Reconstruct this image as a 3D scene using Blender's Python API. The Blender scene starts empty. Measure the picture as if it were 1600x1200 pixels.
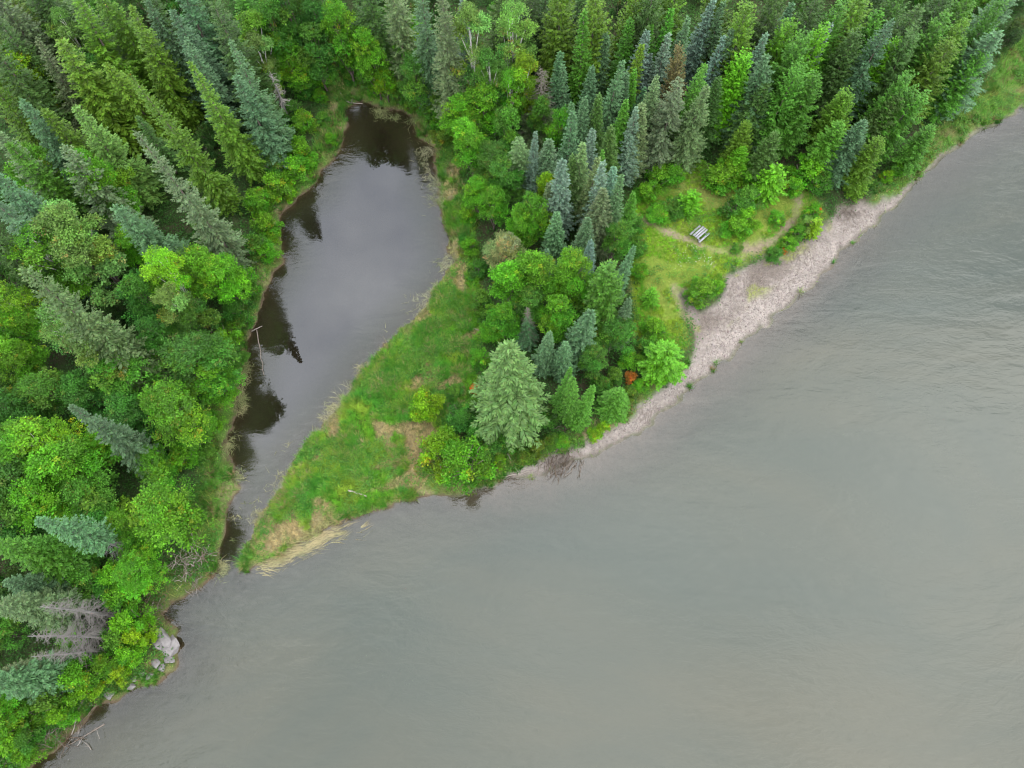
import bpy, math, random
import numpy as np

rad = math.radians
scene = bpy.context.scene
COL = scene.collection
rng = np.random.default_rng(7)
random.seed(7)

# ------------------------------------------------------------------ camera, sky, sun, exposure
CAM_H, TILT, FPX = 75.0, rad(21.0), 1111.0
cam_d = bpy.data.cameras.new('camera')
cam_d.sensor_width = 36.0
cam_d.lens = FPX / 1600.0 * 36.0
cam_d.clip_start = 0.5
cam_d.clip_end = 8000.0
cam = bpy.data.objects.new('camera', cam_d)
COL.objects.link(cam)
cam.location = (0, 0, CAM_H)
cam.rotation_euler = (TILT, 0, 0)
scene.camera = cam

SUN_EL, SUN_AZ = rad(70), rad(130)
world = bpy.data.worlds.new('World')
scene.world = world
world.use_nodes = True
wn, wl = world.node_tree.nodes, world.node_tree.links
wn.clear()
w_out = wn.new('ShaderNodeOutputWorld')
w_bg = wn.new('ShaderNodeBackground')
w_bg.inputs['Strength'].default_value = 0.1
w_sky = wn.new('ShaderNodeTexSky')
w_sky.sky_type = 'NISHITA'
w_sky.sun_disc = False
w_sky.sun_elevation = SUN_EL
w_sky.sun_rotation = SUN_AZ
w_tc = wn.new('ShaderNodeTexCoord')
w_noise = wn.new('ShaderNodeTexNoise')
w_noise.noise_dimensions = '4D'
w_noise.inputs['W'].default_value = 1.37
w_noise.inputs['Scale'].default_value = 3.0
w_noise.inputs['Detail'].default_value = 5.0
w_noise.inputs['Roughness'].default_value = 0.55
w_ramp = wn.new('ShaderNodeValToRGB')
w_ramp.color_ramp.elements[0].position = 0.33
w_ramp.color_ramp.elements[0].color = (4.9, 5.3, 6.3, 1)
w_ramp.color_ramp.elements[1].position = 0.68
w_ramp.color_ramp.elements[1].color = (12.6, 12.6, 12.7, 1)
w_mix = wn.new('ShaderNodeMix')
w_mix.data_type = 'RGBA'
w_mix.inputs[0].default_value = 0.88
wl.new(w_tc.outputs['Generated'], w_noise.inputs['Vector'])
wl.new(w_noise.outputs['Fac'], w_ramp.inputs['Fac'])
wl.new(w_sky.outputs['Color'], w_mix.inputs[6])
wl.new(w_ramp.outputs['Color'], w_mix.inputs[7])
wl.new(w_mix.outputs[2], w_bg.inputs['Color'])
wl.new(w_bg.outputs['Background'], w_out.inputs['Surface'])

sun_d = bpy.data.lights.new('sun', 'SUN')
sun_d.energy = 0.55
sun_d.angle = rad(82)
sun_d.color = (1.0, 0.985, 0.96)
sun = bpy.data.objects.new('sun', sun_d)
COL.objects.link(sun)
sun.rotation_euler = (math.pi / 2 - SUN_EL, 0, math.pi - SUN_AZ)
sun.location = (0, 0, 120)

vs = scene.view_settings
vs.view_transform = 'Standard'
vs.look = 'None'
vs.exposure = 2.06
vs.gamma = 1.0
vs.use_curve_mapping = False
scene.cycles.use_denoising = True
scene.cycles.filter_width = 1.1
scene.cycles.max_bounces = 6
scene.cycles.diffuse_bounces = 3
scene.cycles.glossy_bounces = 2
scene.cycles.transmission_bounces = 3
scene.cycles.transparent_max_bounces = 8
scene.cycles.caustics_reflective = False
scene.cycles.caustics_refractive = False

# ------------------------------------------------------------------ maths helpers
CT, ST = math.cos(TILT), math.sin(TILT)


def at(x, y, z=0.0):
    """picture point -> world point on the level z"""
    u, v = (x - 800.0) / FPX, (600.0 - y) / FPX
    dy, dz = v * CT + ST, v * ST - CT
    s = (z - CAM_H) / dz
    return (u * s, dy * s)


def smooth(a, b, x):
    t = np.clip((np.asarray(x, float) - a) / (b - a), 0, 1)
    return t * t * (3 - 2 * t)


def _hash(ix, iy, seed):
    n = (ix.astype(np.int64) * 374761393 + iy.astype(np.int64) * 668265263 + seed * 1442695041) & 0x7fffffff
    n = ((n ^ (n >> 13)) * 1274126177) & 0x7fffffff
    return ((n ^ (n >> 16)) & 0xffff) / 65535.0


def vnoise(x, y, scale, seed=0, octaves=3):
    x, y = np.asarray(x, float) / scale, np.asarray(y, float) / scale
    x, y = x * 0.866 - y * 0.5, x * 0.5 + y * 0.866
    x, y = x + 0.35 * np.sin(y * 2.1 + seed), y + 0.35 * np.sin(x * 1.9 + seed * 2)
    tot, amp, norm = 0, 1.0, 0
    for o in range(octaves):
        ix, iy = np.floor(x), np.floor(y)
        fx, fy = x - ix, y - iy
        fx, fy = fx * fx * (3 - 2 * fx), fy * fy * (3 - 2 * fy)
        s = seed + o * 17
        a, b = _hash(ix, iy, s), _hash(ix + 1, iy, s)
        c, d = _hash(ix, iy + 1, s), _hash(ix + 1, iy + 1, s)
        tot = tot + amp * ((a * (1 - fx) + b * fx) * (1 - fy) + (c * (1 - fx) + d * fx) * fy)
        norm += amp
        amp *= 0.5
        x, y = (x * 0.8 - y * 0.6) * 2.03 + 5.3, (x * 0.6 + y * 0.8) * 2.03 + 9.7
    return tot / norm


def seg_dist(px, py, line, closed=False):
    line = np.asarray(line, float)
    d = np.full(px.shape, 1e18)
    n = len(line)
    for i in range(n if closed else n - 1):
        ax, ay = line[i]
        bx, by = line[(i + 1) % n]
        vx, vy = bx - ax, by - ay
        L = vx * vx + vy * vy + 1e-12
        t = np.clip(((px - ax) * vx + (py - ay) * vy) / L, 0, 1)
        d = np.minimum(d, (px - ax - t * vx) ** 2 + (py - ay - t * vy) ** 2)
    return np.sqrt(d)


def in_poly(px, py, poly):
    poly = np.asarray(poly, float)
    c = np.zeros(px.shape, bool)
    n = len(poly)
    j = n - 1
    for i in range(n):
        xi, yi = poly[i]
        xj, yj = poly[j]
        if yi != yj:
            c ^= ((yi > py) != (yj > py)) & (px < (xj - xi) * (py - yi) / (yj - yi) + xi)
        j = i
    return c


def sdist(px, py, poly):
    """positive inside"""
    d = seg_dist(px, py, poly, True)
    return np.where(in_poly(px, py, poly), d, -d)


def pix(pts, z=0.0):
    return [at(x, y, z) for x, y in pts]


# ------------------------------------------------------------------ mesh helpers
def np_mesh(name, V, faces, tint=None, attrs=None, smooth_shade=False):
    """faces: list of integer arrays (n,3) or (n,4)"""
    me = bpy.data.meshes.new(name)
    V = np.asarray(V, np.float32)
    if not isinstance(faces, list):
        faces = [faces]
    faces = [np.asarray(f, np.int32) for f in faces if len(f)]
    loops = np.concatenate([f.ravel() for f in faces])
    totals = np.concatenate([np.full(len(f), f.shape[1], np.int32) for f in faces])
    starts = np.concatenate([[0], np.cumsum(totals)[:-1]]).astype(np.int32)
    me.vertices.add(len(V))
    me.vertices.foreach_set('co', V.ravel())
    me.loops.add(len(loops))
    me.loops.foreach_set('vertex_index', loops)
    me.polygons.add(len(totals))
    me.polygons.foreach_set('loop_start', starts)
    if smooth_shade:
        me.polygons.foreach_set('use_smooth', np.ones(len(totals), bool))
    me.update(calc_edges=True)
    if tint is not None:
        a = me.attributes.new('tint', 'FLOAT_COLOR', 'POINT')
        t = np.asarray(tint, np.float32)
        if t.ndim == 1:
            t = np.stack([t, t, t], 1)
        t = np.concatenate([t, np.ones((len(t), 1), np.float32)], 1)
        a.data.foreach_set('color', t.ravel())
    for k, v in (attrs or {}).items():
        a = me.attributes.new(k, 'FLOAT', 'POINT')
        a.data.foreach_set('value', np.asarray(v, np.float32))
    return me


def link(name, me, mat=None, parent=None, color=None):
    o = bpy.data.objects.new(name, me)
    COL.objects.link(o)
    if mat is not None and not me.materials:
        me.materials.append(mat)
    if parent is not None:
        o.parent = parent
    if color is not None:
        o.color = (*color, 1.0)
    return o


def tag(o, label=None, cat=None, group=None, kind=None):
    if label:
        o['label'] = label
    if cat:
        o['category'] = cat
    if group:
        o['group'] = group
    if kind:
        o['kind'] = kind
    return o


class Geo:
    """collects vertices, triangles and quads of one mesh"""

    def __init__(s):
        s.V, s.T, s.Q, s.C, s.n = [], [], [], [], 0

    def add(s, V, T=None, Q=None, tint=1.0):
        V = np.asarray(V, float).reshape(-1, 3)
        if T is not None and len(T):
            s.T.append(np.asarray(T, int).reshape(-1, 3) + s.n)
        if Q is not None and len(Q):
            s.Q.append(np.asarray(Q, int).reshape(-1, 4) + s.n)
        t = np.asarray(tint, float)
        if t.ndim == 0:
            t = np.full((len(V), 3), float(t))
        elif t.ndim == 1 and len(t) == 3 and len(V) != 3:
            t = np.tile(t, (len(V), 1))
        elif t.ndim == 1:
            t = np.stack([t, t, t], 1)
        s.C.append(t)
        s.V.append(V)
        s.n += len(V)

    def tube(s, pts, radii, sides=6, tint=1.0, cap=True):
        pts = np.asarray(pts, float)
        n = len(pts)
        tang = np.gradient(pts, axis=0)
        tang /= np.linalg.norm(tang, axis=1)[:, None] + 1e-9
        ref = np.array([0, 0, 1.0]) if abs(tang[0][2]) < 0.8 else np.array([1.0, 0, 0])
        a = np.cross(tang, ref)
        a /= np.linalg.norm(a, axis=1)[:, None] + 1e-9
        b = np.cross(tang, a)
        th = np.arange(sides) * 2 * math.pi / sides
        r = np.asarray(radii, float)[:, None, None]
        V = pts[:, None, :] + r * (np.cos(th)[None, :, None] * a[:, None, :] + np.sin(th)[None, :, None] * b[:, None, :])
        V = V.reshape(-1, 3)
        i, k = np.meshgrid(np.arange(n - 1), np.arange(sides), indexing='ij')
        k2 = (k + 1) % sides
        Q = np.stack([i * sides + k, i * sides + k2, (i + 1) * sides + k2, (i + 1) * sides + k], -1).reshape(-1, 4)
        T = []
        if cap:
            for k in range(1, sides - 1):
                T.append((0, k + 1, k))
                T.append(((n - 1) * sides, (n - 1) * sides + k, (n - 1) * sides + k + 1))
        s.add(V, T, Q, tint)

    def box(s, c, size, rz=0.0, tint=1.0, rx=0.0):
        x, y, z = [q / 2 for q in size]
        V = np.array([(-x, -y, -z), (x, -y, -z), (x, y, -z), (-x, y, -z), (-x, -y, z), (x, -y, z), (x, y, z), (-x, y, z)])
        if rx:
            V = V @ np.array([[1, 0, 0], [0, math.cos(rx), math.sin(rx)], [0, -math.sin(rx), math.cos(rx)]])
        V = V @ np.array([[math.cos(rz), math.sin(rz), 0], [-math.sin(rz), math.cos(rz), 0], [0, 0, 1]])
        s.add(V + np.asarray(c), None, [(0, 3, 2, 1), (4, 5, 6, 7), (0, 1, 5, 4), (1, 2, 6, 5), (2, 3, 7, 6), (3, 0, 4, 7)], tint)

    def mesh(s, name, smooth_shade=False):
        V = np.concatenate(s.V)
        F = []
        if s.T:
            F.append(np.concatenate(s.T))
        if s.Q:
            F.append(np.concatenate(s.Q))
        return np_mesh(name, V, F, np.concatenate(s.C), smooth_shade=smooth_shade)


def leaves(geo, P, D, N, length, width, tint):
    """rhombic leaves: P base points, D directions, N rough normals (n,3)"""
    D = D / (np.linalg.norm(D, axis=1)[:, None] + 1e-9)
    S = np.cross(D, N)
    S /= np.linalg.norm(S, axis=1)[:, None] + 1e-9
    L, W = np.asarray(length)[:, None], np.asarray(width)[:, None]
    a, b = P, P + D * L
    m = P + D * L * 0.45
    V = np.stack([a, m + S * W / 2, b, m - S * W / 2], 1).reshape(-1, 3)
    k = np.arange(len(P))[:, None] * 4
    Q = k + np.array([[0, 1, 2, 3]])
    t = np.asarray(tint)
    t = np.repeat(t, 4, axis=0)
    geo.add(V, None, Q, t)


def rand_unit(n, r):
    v = r.normal(size=(n, 3))
    return v / np.linalg.norm(v, axis=1)[:, None]


# ------------------------------------------------------------------ materials
def new_mat(name):
    m = bpy.data.materials.new(name)
    m.use_nodes = True
    nt = m.node_tree
    nt.nodes.clear()
    out = nt.nodes.new('ShaderNodeOutputMaterial')
    return m, nt.nodes, nt.links, out


def nmath(N, L, op, a, b=None, c=None):
    n = N.new('ShaderNodeMath')
    n.operation = op
    for i, v in enumerate((a, b, c)):
        if v is None:
            continue
        if isinstance(v, (int, float)):
            n.inputs[i].default_value = v
        else:
            L.new(v, n.inputs[i])
    return n.outputs[0]


def nmix(N, L, f, a, b, mode='MIX'):
    n = N.new('ShaderNodeMix')
    n.data_type = 'RGBA'
    n.blend_type = mode
    for i, v in ((0, f), (6, a), (7, b)):
        if isinstance(v, (int, float)):
            n.inputs[i].default_value = v
        elif isinstance(v, tuple):
            n.inputs[i].default_value = (*v, 1.0) if len(v) == 3 else v
        else:
            L.new(v, n.inputs[i])
    return n.outputs[2]


def nnoise(N, L, scale, detail=3.0, rough=0.55, vec=None, dist=0.0):
    n = N.new('ShaderNodeTexNoise')
    n.inputs['Scale'].default_value = scale
    n.inputs['Detail'].default_value = detail
    n.inputs['Roughness'].default_value = rough
    n.inputs['Distortion'].default_value = dist
    if vec is not None:
        L.new(vec, n.inputs['Vector'])
    return n.outputs['Fac']


def foliage_mat(name, use_obj=True, trans=0.3, rough=0.6):
    m, N, L, out = new_mat(name)
    at_ = N.new('ShaderNodeAttribute')
    at_.attribute_name = 'tint'
    if use_obj:
        oi = N.new('ShaderNodeObjectInfo')
        c = nmix(N, L, 1.0, oi.outputs['Color'], at_.outputs['Color'], 'MULTIPLY')
    else:
        c = at_.outputs['Color']
    b = N.new('ShaderNodeBsdfPrincipled')
    b.inputs['Roughness'].default_value = rough
    b.inputs['Specular IOR Level'].default_value = 0.25
    L.new(c, b.inputs['Base Color'])
    t = N.new('ShaderNodeBsdfTranslucent')
    L.new(c, t.inputs['Color'])
    mx = N.new('ShaderNodeMixShader')
    mx.inputs[0].default_value = trans
    L.new(b.outputs[0], mx.inputs[1])
    L.new(t.outputs[0], mx.inputs[2])
    L.new(mx.outputs[0], out.inputs['Surface'])
    return m


def bark_mat(name, c1, c2, scale=3.0, zs=0.3, use_obj=False):
    m, N, L, out = new_mat(name)
    tc = N.new('ShaderNodeTexCoord')
    mp = N.new('ShaderNodeMapping')
    mp.inputs['Scale'].default_value = (1, 1, zs)
    L.new(tc.outputs['Object'], mp.inputs['Vector'])
    f = nnoise(N, L, scale, 4, 0.65, mp.outputs['Vector'])
    c = nmix(N, L, f, c1, c2)
    if use_obj:
        oi = N.new('ShaderNodeObjectInfo')
        c = nmix(N, L, 1.0, c, oi.outputs['Color'], 'MULTIPLY')
    b = N.new('ShaderNodeBsdfPrincipled')
    b.inputs['Roughness'].default_value = 0.85
    b.inputs['Specular IOR Level'].default_value = 0.2
    L.new(c, b.inputs['Base Color'])
    bp = N.new('ShaderNodeBump')
    bp.inputs['Strength'].default_value = 0.5
    bp.inputs['Distance'].default_value = 0.05
    L.new(f, bp.inputs['Height'])
    L.new(bp.outputs[0], b.inputs['Normal'])
    L.new(b.outputs[0], out.inputs['Surface'])
    return m


M_LEAF = foliage_mat('leaf', True, 0.32)
M_NEEDLE = foliage_mat('needle', True, 0.15, 0.55)
M_GRASS = foliage_mat('grass_blades', False, 0.3)
M_BARK = bark_mat('bark', (0.07, 0.05, 0.04), (0.16, 0.13, 0.11))
M_BIRCH = bark_mat('birch_bark', (0.25, 0.23, 0.2), (0.62, 0.6, 0.56), 2.0, 1.6)
M_DEAD = bark_mat('dead_wood', (0.10, 0.094, 0.086), (0.255, 0.243, 0.225), 2.5, 0.4, True)
M_DRIFT = bark_mat('driftwood', (0.15, 0.13, 0.11), (0.40, 0.36, 0.315), 3.0, 1.0, True)


def ground_material():
    m, N, L, out = new_mat('ground_soil')
    a = N.new('ShaderNodeAttribute')
    a.attribute_name = 'tint'
    st = N.new('ShaderNodeAttribute')
    st.attribute_name = 'stony'
    tc = N.new('ShaderNodeTexCoord')
    n1 = nnoise(N, L, 2.3, 5, 0.65, tc.outputs['Object'])
    n2 = nnoise(N, L, 11.0, 3, 0.6, tc.outputs['Object'])
    vo = N.new('ShaderNodeTexVoronoi')
    vo.inputs['Scale'].default_value = 6.5
    L.new(tc.outputs['Object'], vo.inputs['Vector'])
    cobble = nmix(N, L, 0.32, (1, 1, 1), vo.outputs['Color'], 'MULTIPLY')
    hs = N.new('ShaderNodeHueSaturation')
    hs.inputs['Saturation'].default_value = 0.12
    hs.inputs['Value'].default_value = 1.16
    L.new(cobble, hs.inputs['Color'])
    f = nmath(N, L, 'MULTIPLY_ADD', nmath(N, L, 'MULTIPLY', n1, n2), 1.9, 0.52)
    cc = N.new('ShaderNodeCombineColor')
    for i in range(3):
        L.new(f, cc.inputs[i])
    base = nmix(N, L, 1.0, a.outputs['Color'], cc.outputs[0], 'MULTIPLY')
    base = nmix(N, L, st.outputs['Fac'], base, nmix(N, L, 1.0, base, hs.outputs['Color'], 'MULTIPLY'))
    b = N.new('ShaderNodeBsdfPrincipled')
    b.inputs['Roughness'].default_value = 0.92
    b.inputs['Specular IOR Level'].default_value = 0.15
    L.new(base, b.inputs['Base Color'])
    bp = N.new('ShaderNodeBump')
    bp.inputs['Strength'].default_value = 0.6
    bp.inputs['Distance'].default_value = 0.12
    L.new(nmath(N, L, 'ADD', n2, nmath(N, L, 'MULTIPLY', vo.outputs['Distance'], -0.6)), bp.inputs['Height'])
    L.new(bp.outputs[0], b.inputs['Normal'])
    L.new(b.outputs[0], out.inputs['Surface'])
    return m


def water_material():
    m, N, L, out = new_mat('water')
    dp = N.new('ShaderNodeAttribute')
    dp.attribute_name = 'depth'
    si = N.new('ShaderNodeAttribute')
    si.attribute_name = 'silt'
    tc = N.new('ShaderNodeTexCoord')
    silt = si.outputs['Fac']
    # turbidity patches of the silty river drift along the current
    mp = N.new('ShaderNodeMapping')
    mp.inputs['Rotation'].default_value = (0, 0, rad(-35))
    mp.inputs['Scale'].default_value = (0.55, 1.3, 1)
    L.new(tc.outputs['Object'], mp.inputs['Vector'])
    big = nnoise(N, L, 0.03, 4, 0.6, mp.outputs['Vector'], 0.6)
    rp = N.new('ShaderNodeMapRange')
    rp.inputs['From Min'].default_value = 0.3
    rp.inputs['From Max'].default_value = 0.7
    L.new(big, rp.inputs['Value'])
    river = nmix(N, L, rp.outputs[0], (0.010, 0.019, 0.010), (0.033, 0.031, 0.013))
    body = nmix(N, L, silt, (0.007, 0.005, 0.003), river)
    k = nmath(N, L, 'MULTIPLY_ADD', silt, -0.6, 2.3)
    alpha = nmath(N, L, 'SUBTRACT', 1.0, nmath(N, L, 'POWER', 2.718, nmath(N, L, 'MULTIPLY', nmath(N, L, 'MULTIPLY', dp.outputs['Fac'], k), -1.0)))
    # ripples
    mr = N.new('ShaderNodeMapping')
    mr.inputs['Rotation'].default_value = (0, 0, rad(-30))
    mr.inputs['Scale'].default_value = (0.6, 1.5, 1)
    L.new(tc.outputs['Object'], mr.inputs['Vector'])
    r1 = nnoise(N, L, 0.95, 4, 0.6, mr.outputs['Vector'], 1.4)
    r2 = nnoise(N, L, 0.22, 3, 0.5, mr.outputs['Vector'], 0.8)
    calm = nnoise(N, L, 0.045, 2, 0.5, tc.outputs['Object'])
    h = nmath(N, L, 'MULTIPLY_ADD', r2, 1.6, nmath(N, L, 'MULTIPLY', r1, calm))
    bp = N.new('ShaderNodeBump')
    bp.inputs['Distance'].default_value = 0.35
    L.new(nmath(N, L, 'MULTIPLY_ADD', silt, 0.16, 0.002), bp.inputs['Strength'])
    L.new(h, bp.inputs['Height'])
    df = N.new('ShaderNodeBsdfDiffuse')
    L.new(bp.outputs[0], df.inputs['Normal'])
    L.new(body, df.inputs['Color'])
    tr = N.new('ShaderNodeBsdfTransparent')
    tr.inputs['Color'].default_value = (0.93, 0.9, 0.82, 1)
    mx = N.new('ShaderNodeMixShader')
    L.new(alpha, mx.inputs[0])
    L.new(tr.outputs[0], mx.inputs[1])
    L.new(df.outputs[0], mx.inputs[2])
    gl = N.new('ShaderNodeBsdfGlossy')
    L.new(nmix(N, L, silt, (0.93, 0.965, 1.0), (0.945, 0.965, 0.97)), gl.inputs['Color'])
    L.new(nmath(N, L, 'MULTIPLY_ADD', silt, 0.035, 0.004), gl.inputs['Roughness'])
    L.new(bp.outputs[0], gl.inputs['Normal'])
    fr = N.new('ShaderNodeFresnel')
    L.new(nmath(N, L, 'MULTIPLY_ADD', silt, -0.16, 1.70), fr.inputs['IOR'])
    L.new(bp.outputs[0], fr.inputs['Normal'])
    mx2 = N.new('ShaderNodeMixShader')
    L.new(fr.outputs[0], mx2.inputs[0])
    L.new(mx.outputs[0], mx2.inputs[1])
    L.new(gl.outputs[0], mx2.inputs[2])
    L.new(mx2.outputs[0], out.inputs['Surface'])
    return m


# ------------------------------------------------------------------ shorelines (traced, then laid out on the ground)
POND_LEFT = [(338, 890), (342, 850), (354, 810), (368, 770), (366, 735), (358, 712), (352, 690), (368, 650), (376, 615), (372, 600),
             (384, 565), (385, 540), (398, 510), (405, 470), (416, 448), (440, 408), (441, 380), (433, 345), (445, 325), (470, 307),
             (490, 292), (500, 265), (520, 245), (536, 222), (541, 195), (538, 172)]
POND_HEAD = [(560, 158), (590, 165), (625, 172), (648, 180), (655, 212), (680, 236)]
POND_RIGHT = [(684, 270), (680, 290), (694, 330), (702, 370), (708, 405), (692, 440), (668, 475), (640, 507), (602, 540), (570, 575),
              (548, 617), (512, 655), (482, 690), (462, 717), (446, 752), (420, 785), (404, 814), (392, 842), (382, 868)]
RIVER_RIGHT = [(380, 890), (404, 881), (440, 866), (480, 846), (520, 822), (560, 803), (610, 787), (650, 779), (690, 772), (725, 772),
               (760, 758), (790, 748), (840, 745), (880, 727), (905, 722), (950, 702), (1000, 674), (1050, 634), (1100, 592), (1150, 545),
               (1200, 503), (1250, 462), (1285, 426), (1330, 380), (1370, 345), (1400, 315), (1440, 277), (1480, 241), (1530, 206),
               (1600, 168), (1700, 122)]
RIVER_LEFT = [(333, 902), (320, 908), (308, 920), (280, 932), (262, 948), (250, 968), (268, 985), (285, 1012), (272, 1040), (250, 1062), (212, 1078),
              (182, 1092), (150, 1106), (125, 1132), (105, 1152), (88, 1167), (60, 1186), (30, 1215), (-40, 1260)]
w_right = pix(RIVER_RIGHT)
w_left = pix(RIVER_LEFT)
w_pond = pix(POND_LEFT + POND_HEAD + POND_RIGHT)
rx, ry = w_right[-1]
lx, ly = w_left[-1]
far_up = [(rx + 60, ry + 34), (rx + 200, ry + 90), (rx + 900, ry + 330), (rx + 3800, ry + 900)]
far_down = [(lx - 60, ly - 42), (lx - 200, ly - 130), (lx - 900, ly - 460), (lx - 3800, ly - 1500)]
opp = [(-3600, -1900), (-700, -640), (-180, -250), (0, -110), (110, -30), (240, 20), (1100, 330), (3900, 860)]
WATER = w_left[::-1][:0] + w_pond + w_right + far_up + opp[::-1] + far_down[::-1] + w_left[::-1]
WATER = np.array(WATER)

BEACH_TOP = [(770, 757), (800, 738), (850, 716), (890, 704), (930, 688), (965, 662), (1000, 636), (1040, 604), (1072, 578), (1086, 545), (1078, 505), (1056, 470),
             (1066, 454), (1080, 470), (1092, 492), (1118, 478), (1134, 440), (1150, 424), (1176, 416), (1206, 398), (1240, 390), (1268, 372),
             (1296, 352), (1304, 330), (1330, 324), (1362, 322), (1394, 303), (1432, 275), (1474, 239), (1528, 204), (1600, 165)]
BEACH = np.array(pix(BEACH_TOP) + pix(RIVER_RIGHT[10:30][::-1]))
MEADOW = np.array(pix([(368, 880), (390, 815), (445, 745), (480, 685), (545, 612), (600, 535), (665, 470), (705, 405), (698, 330), (685, 262), (712, 262),
                       (740, 330), (752, 450), (762, 520), (748, 600), (724, 660), (704, 700), (665, 768), (600, 790), (520, 822), (440, 866), (380, 892)]))
CLEARING = np.array(pix([(985, 312), (1030, 290), (1075, 262), (1120, 280), (1180, 285), (1235, 285), (1275, 318), (1290, 345), (1212, 397), (1170, 414),
                         (1134, 428), (1108, 472), (1060, 478), (1080, 540), (1030, 590), (1000, 570), (988, 500), (984, 400)]))
UPBANK = np.array(pix([(1640, 0), (1640, 145), (1530, 197), (1452, 246), (1400, 285), (1350, 300), (1420, 235), (1530, 145), (1580, 60)]))
HEADBANK = np.array(pix([(500, 130), (560, 110), (640, 140), (690, 170), (705, 240), (680, 250), (650, 190), (600, 172), (540, 165), (530, 180)]))
TRAIL_1 = np.array(pix([(996, 345), (1020, 362), (1046, 373), (1078, 386), (1110, 398), (1140, 402), (1180, 395), (1212, 376), (1236, 352), (1244, 322), (1240, 300), (1250, 250), (1290, 205)]))
TRAIL_2 = np.array(pix([(1052, 458), (1062, 478), (1072, 500), (1092, 518), (1120, 528)]))
WORN = np.array(pix([(1128, 396), (1150, 388), (1190, 380), (1212, 382), (1200, 398), (1165, 412), (1140, 412)]))
DEEP_CUT = 0

# ------------------------------------------------------------------ ground sheet
def axis(lo, hi, step, far):
    core = np.arange(lo, hi + step / 2, step)
    out, d, x = [], step, hi
    while x < far:
        d *= 1.22
        x += d
        out.append(x)
    up = np.array(out)
    out, d, x = [], step, lo
    while x > -far:
        d *= 1.22
        x -= d
        out.append(x)
    return np.concatenate([np.array(out)[::-1], core, up])


GX, GY = axis(-78, 88, 0.4, 4200), axis(-26, 122, 0.4, 4200)
X, Y = np.meshgrid(GX, GY, indexing='ij')


def ground_fields(X, Y):
    jx = X + (vnoise(X, Y, 1.6, 3, 2) - 0.5) * 1.3
    jy = Y + (vnoise(X, Y, 1.6, 9, 2) - 0.5) * 1.3
    sd = -sdist(jx, jy, WATER)            # positive on land
    be = sdist(jx, jy, BEACH)
    return sd, be


SD, BE = ground_fields(X, Y)
beach = smooth(-0.3, 0.5, BE)
N1 = vnoise(X, Y, 6, 21, 4)
N2 = vnoise(X, Y, 1.2, 5, 3)
z_land = 0.10 + 0.62 * smooth(0, 1.8, SD) + 0.45 * smooth(1.5, 14, SD) + (N1 - 0.5) * 0.5 * smooth(0, 3, SD) + (N2 - 0.5) * 0.14
z_beach = 0.02 + 0.085 * np.minimum(SD, 9) + (N2 - 0.5) * 0.10 + (N1 - 0.5) * 0.15 * smooth(0.5, 3, SD)
z_up = z_land * (1 - beach) + z_beach * beach
z_hill = np.clip(np.maximum(0, seg_dist(X, Y, np.array([(-60, 0), (60, 90)])) - 120), 0, 2500) * 0.05
z_up = z_up + z_hill * smooth(60, 300, SD)
pond_w = smooth(1, -1, 0 * X + (Y - 0))  # placeholder shape, refined below
POND_AREA = np.array(w_pond)
pond_d = sdist(X, Y, POND_AREA)
SILT = 1 - smooth(-0.5, 6.0, pond_d + (0 * X) + np.minimum(0, (Y - 22) * 0.55))
deep = np.where(SILT > 0.5, -(0.22 - 0.08 * smooth(-7.0, -2.5, BE)) * np.minimum(-SD, 14), -0.20 * np.minimum(-SD, 6))
z_bed = deep + (N2 - 0.5) * 0.08
Z = np.where(SD > 0, z_up, z_bed)
Z = np.where(np.abs(SD) < 0.4, z_bed * (1 - smooth(-0.4, 0.4, SD)) + z_up * smooth(-0.4, 0.4, SD), Z)


def interp(F, x, y):
    i = np.clip(np.searchsorted(GX, x) - 1, 0, len(GX) - 2)
    j = np.clip(np.searchsorted(GY, y) - 1, 0, len(GY) - 2)
    fx = (x - GX[i]) / (GX[i + 1] - GX[i])
    fy = (y - GY[j]) / (GY[j + 1] - GY[j])
    return (F[i, j] * (1 - fx) + F[i + 1, j] * fx) * (1 - fy) + (F[i, j + 1] * (1 - fx) + F[i + 1, j + 1] * fx) * fy


def gz(x, y):
    return float(interp(Z, np.array([x]), np.array([y]))[0])


def stand(x, y, dz=0.0):
    """world foot of something whose point at height dz shows at picture (x, y)"""
    z = 0.9
    for _ in range(3):
        wx, wy = at(x, y, z + dz)
        z = gz(wx, wy)
    return wx, wy, z


# what covers the ground
meadow = smooth(-0.6, 0.8, sdist(X, Y, MEADOW) + (N2 - 0.5) * 1.5)
clearing = smooth(-0.8, 0.8, sdist(X, Y, CLEARING) + (N2 - 0.5) * 1.5)
upbank = smooth(-1, 1, sdist(X, Y, UPBANK))
headbank = smooth(-1, 1, sdist(X, Y, HEADBANK))
LOWBANK = np.array(pix([(372, 900), (330, 840), (240, 850), (150, 950), (0, 1060), (-60, 1260), (60, 1260), (320, 1060)]))
lowbank = smooth(-1, 1, sdist(X, Y, LOWBANK))
fringe = smooth(4.2, 1.6, SD + (N1 - 0.5) * 4) * (SD > 0) * (1 - 0.45 * lowbank)
grassy = np.clip(np.maximum.reduce([meadow, clearing, upbank, headbank, fringe * 0.9]), 0, 1) * (1 - beach)
grassy = np.where(SD > 0.1, grassy, 0)
trail = np.maximum(smooth(0.75, 0.25, seg_dist(X, Y, TRAIL_1) + (N2 - 0.5) * 0.7), smooth(1.0, 0.4, seg_dist(X, Y, TRAIL_2) + (N2 - 0.5) * 0.6))
trail = np.maximum(trail, smooth(-0.6, 0.7, sdist(X, Y, WORN) + (N2 - 0.5) * 1.6) * 0.8)
dry = smooth(0.60, 0.72, vnoise(X, Y, 4.5, 77, 3))


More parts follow.
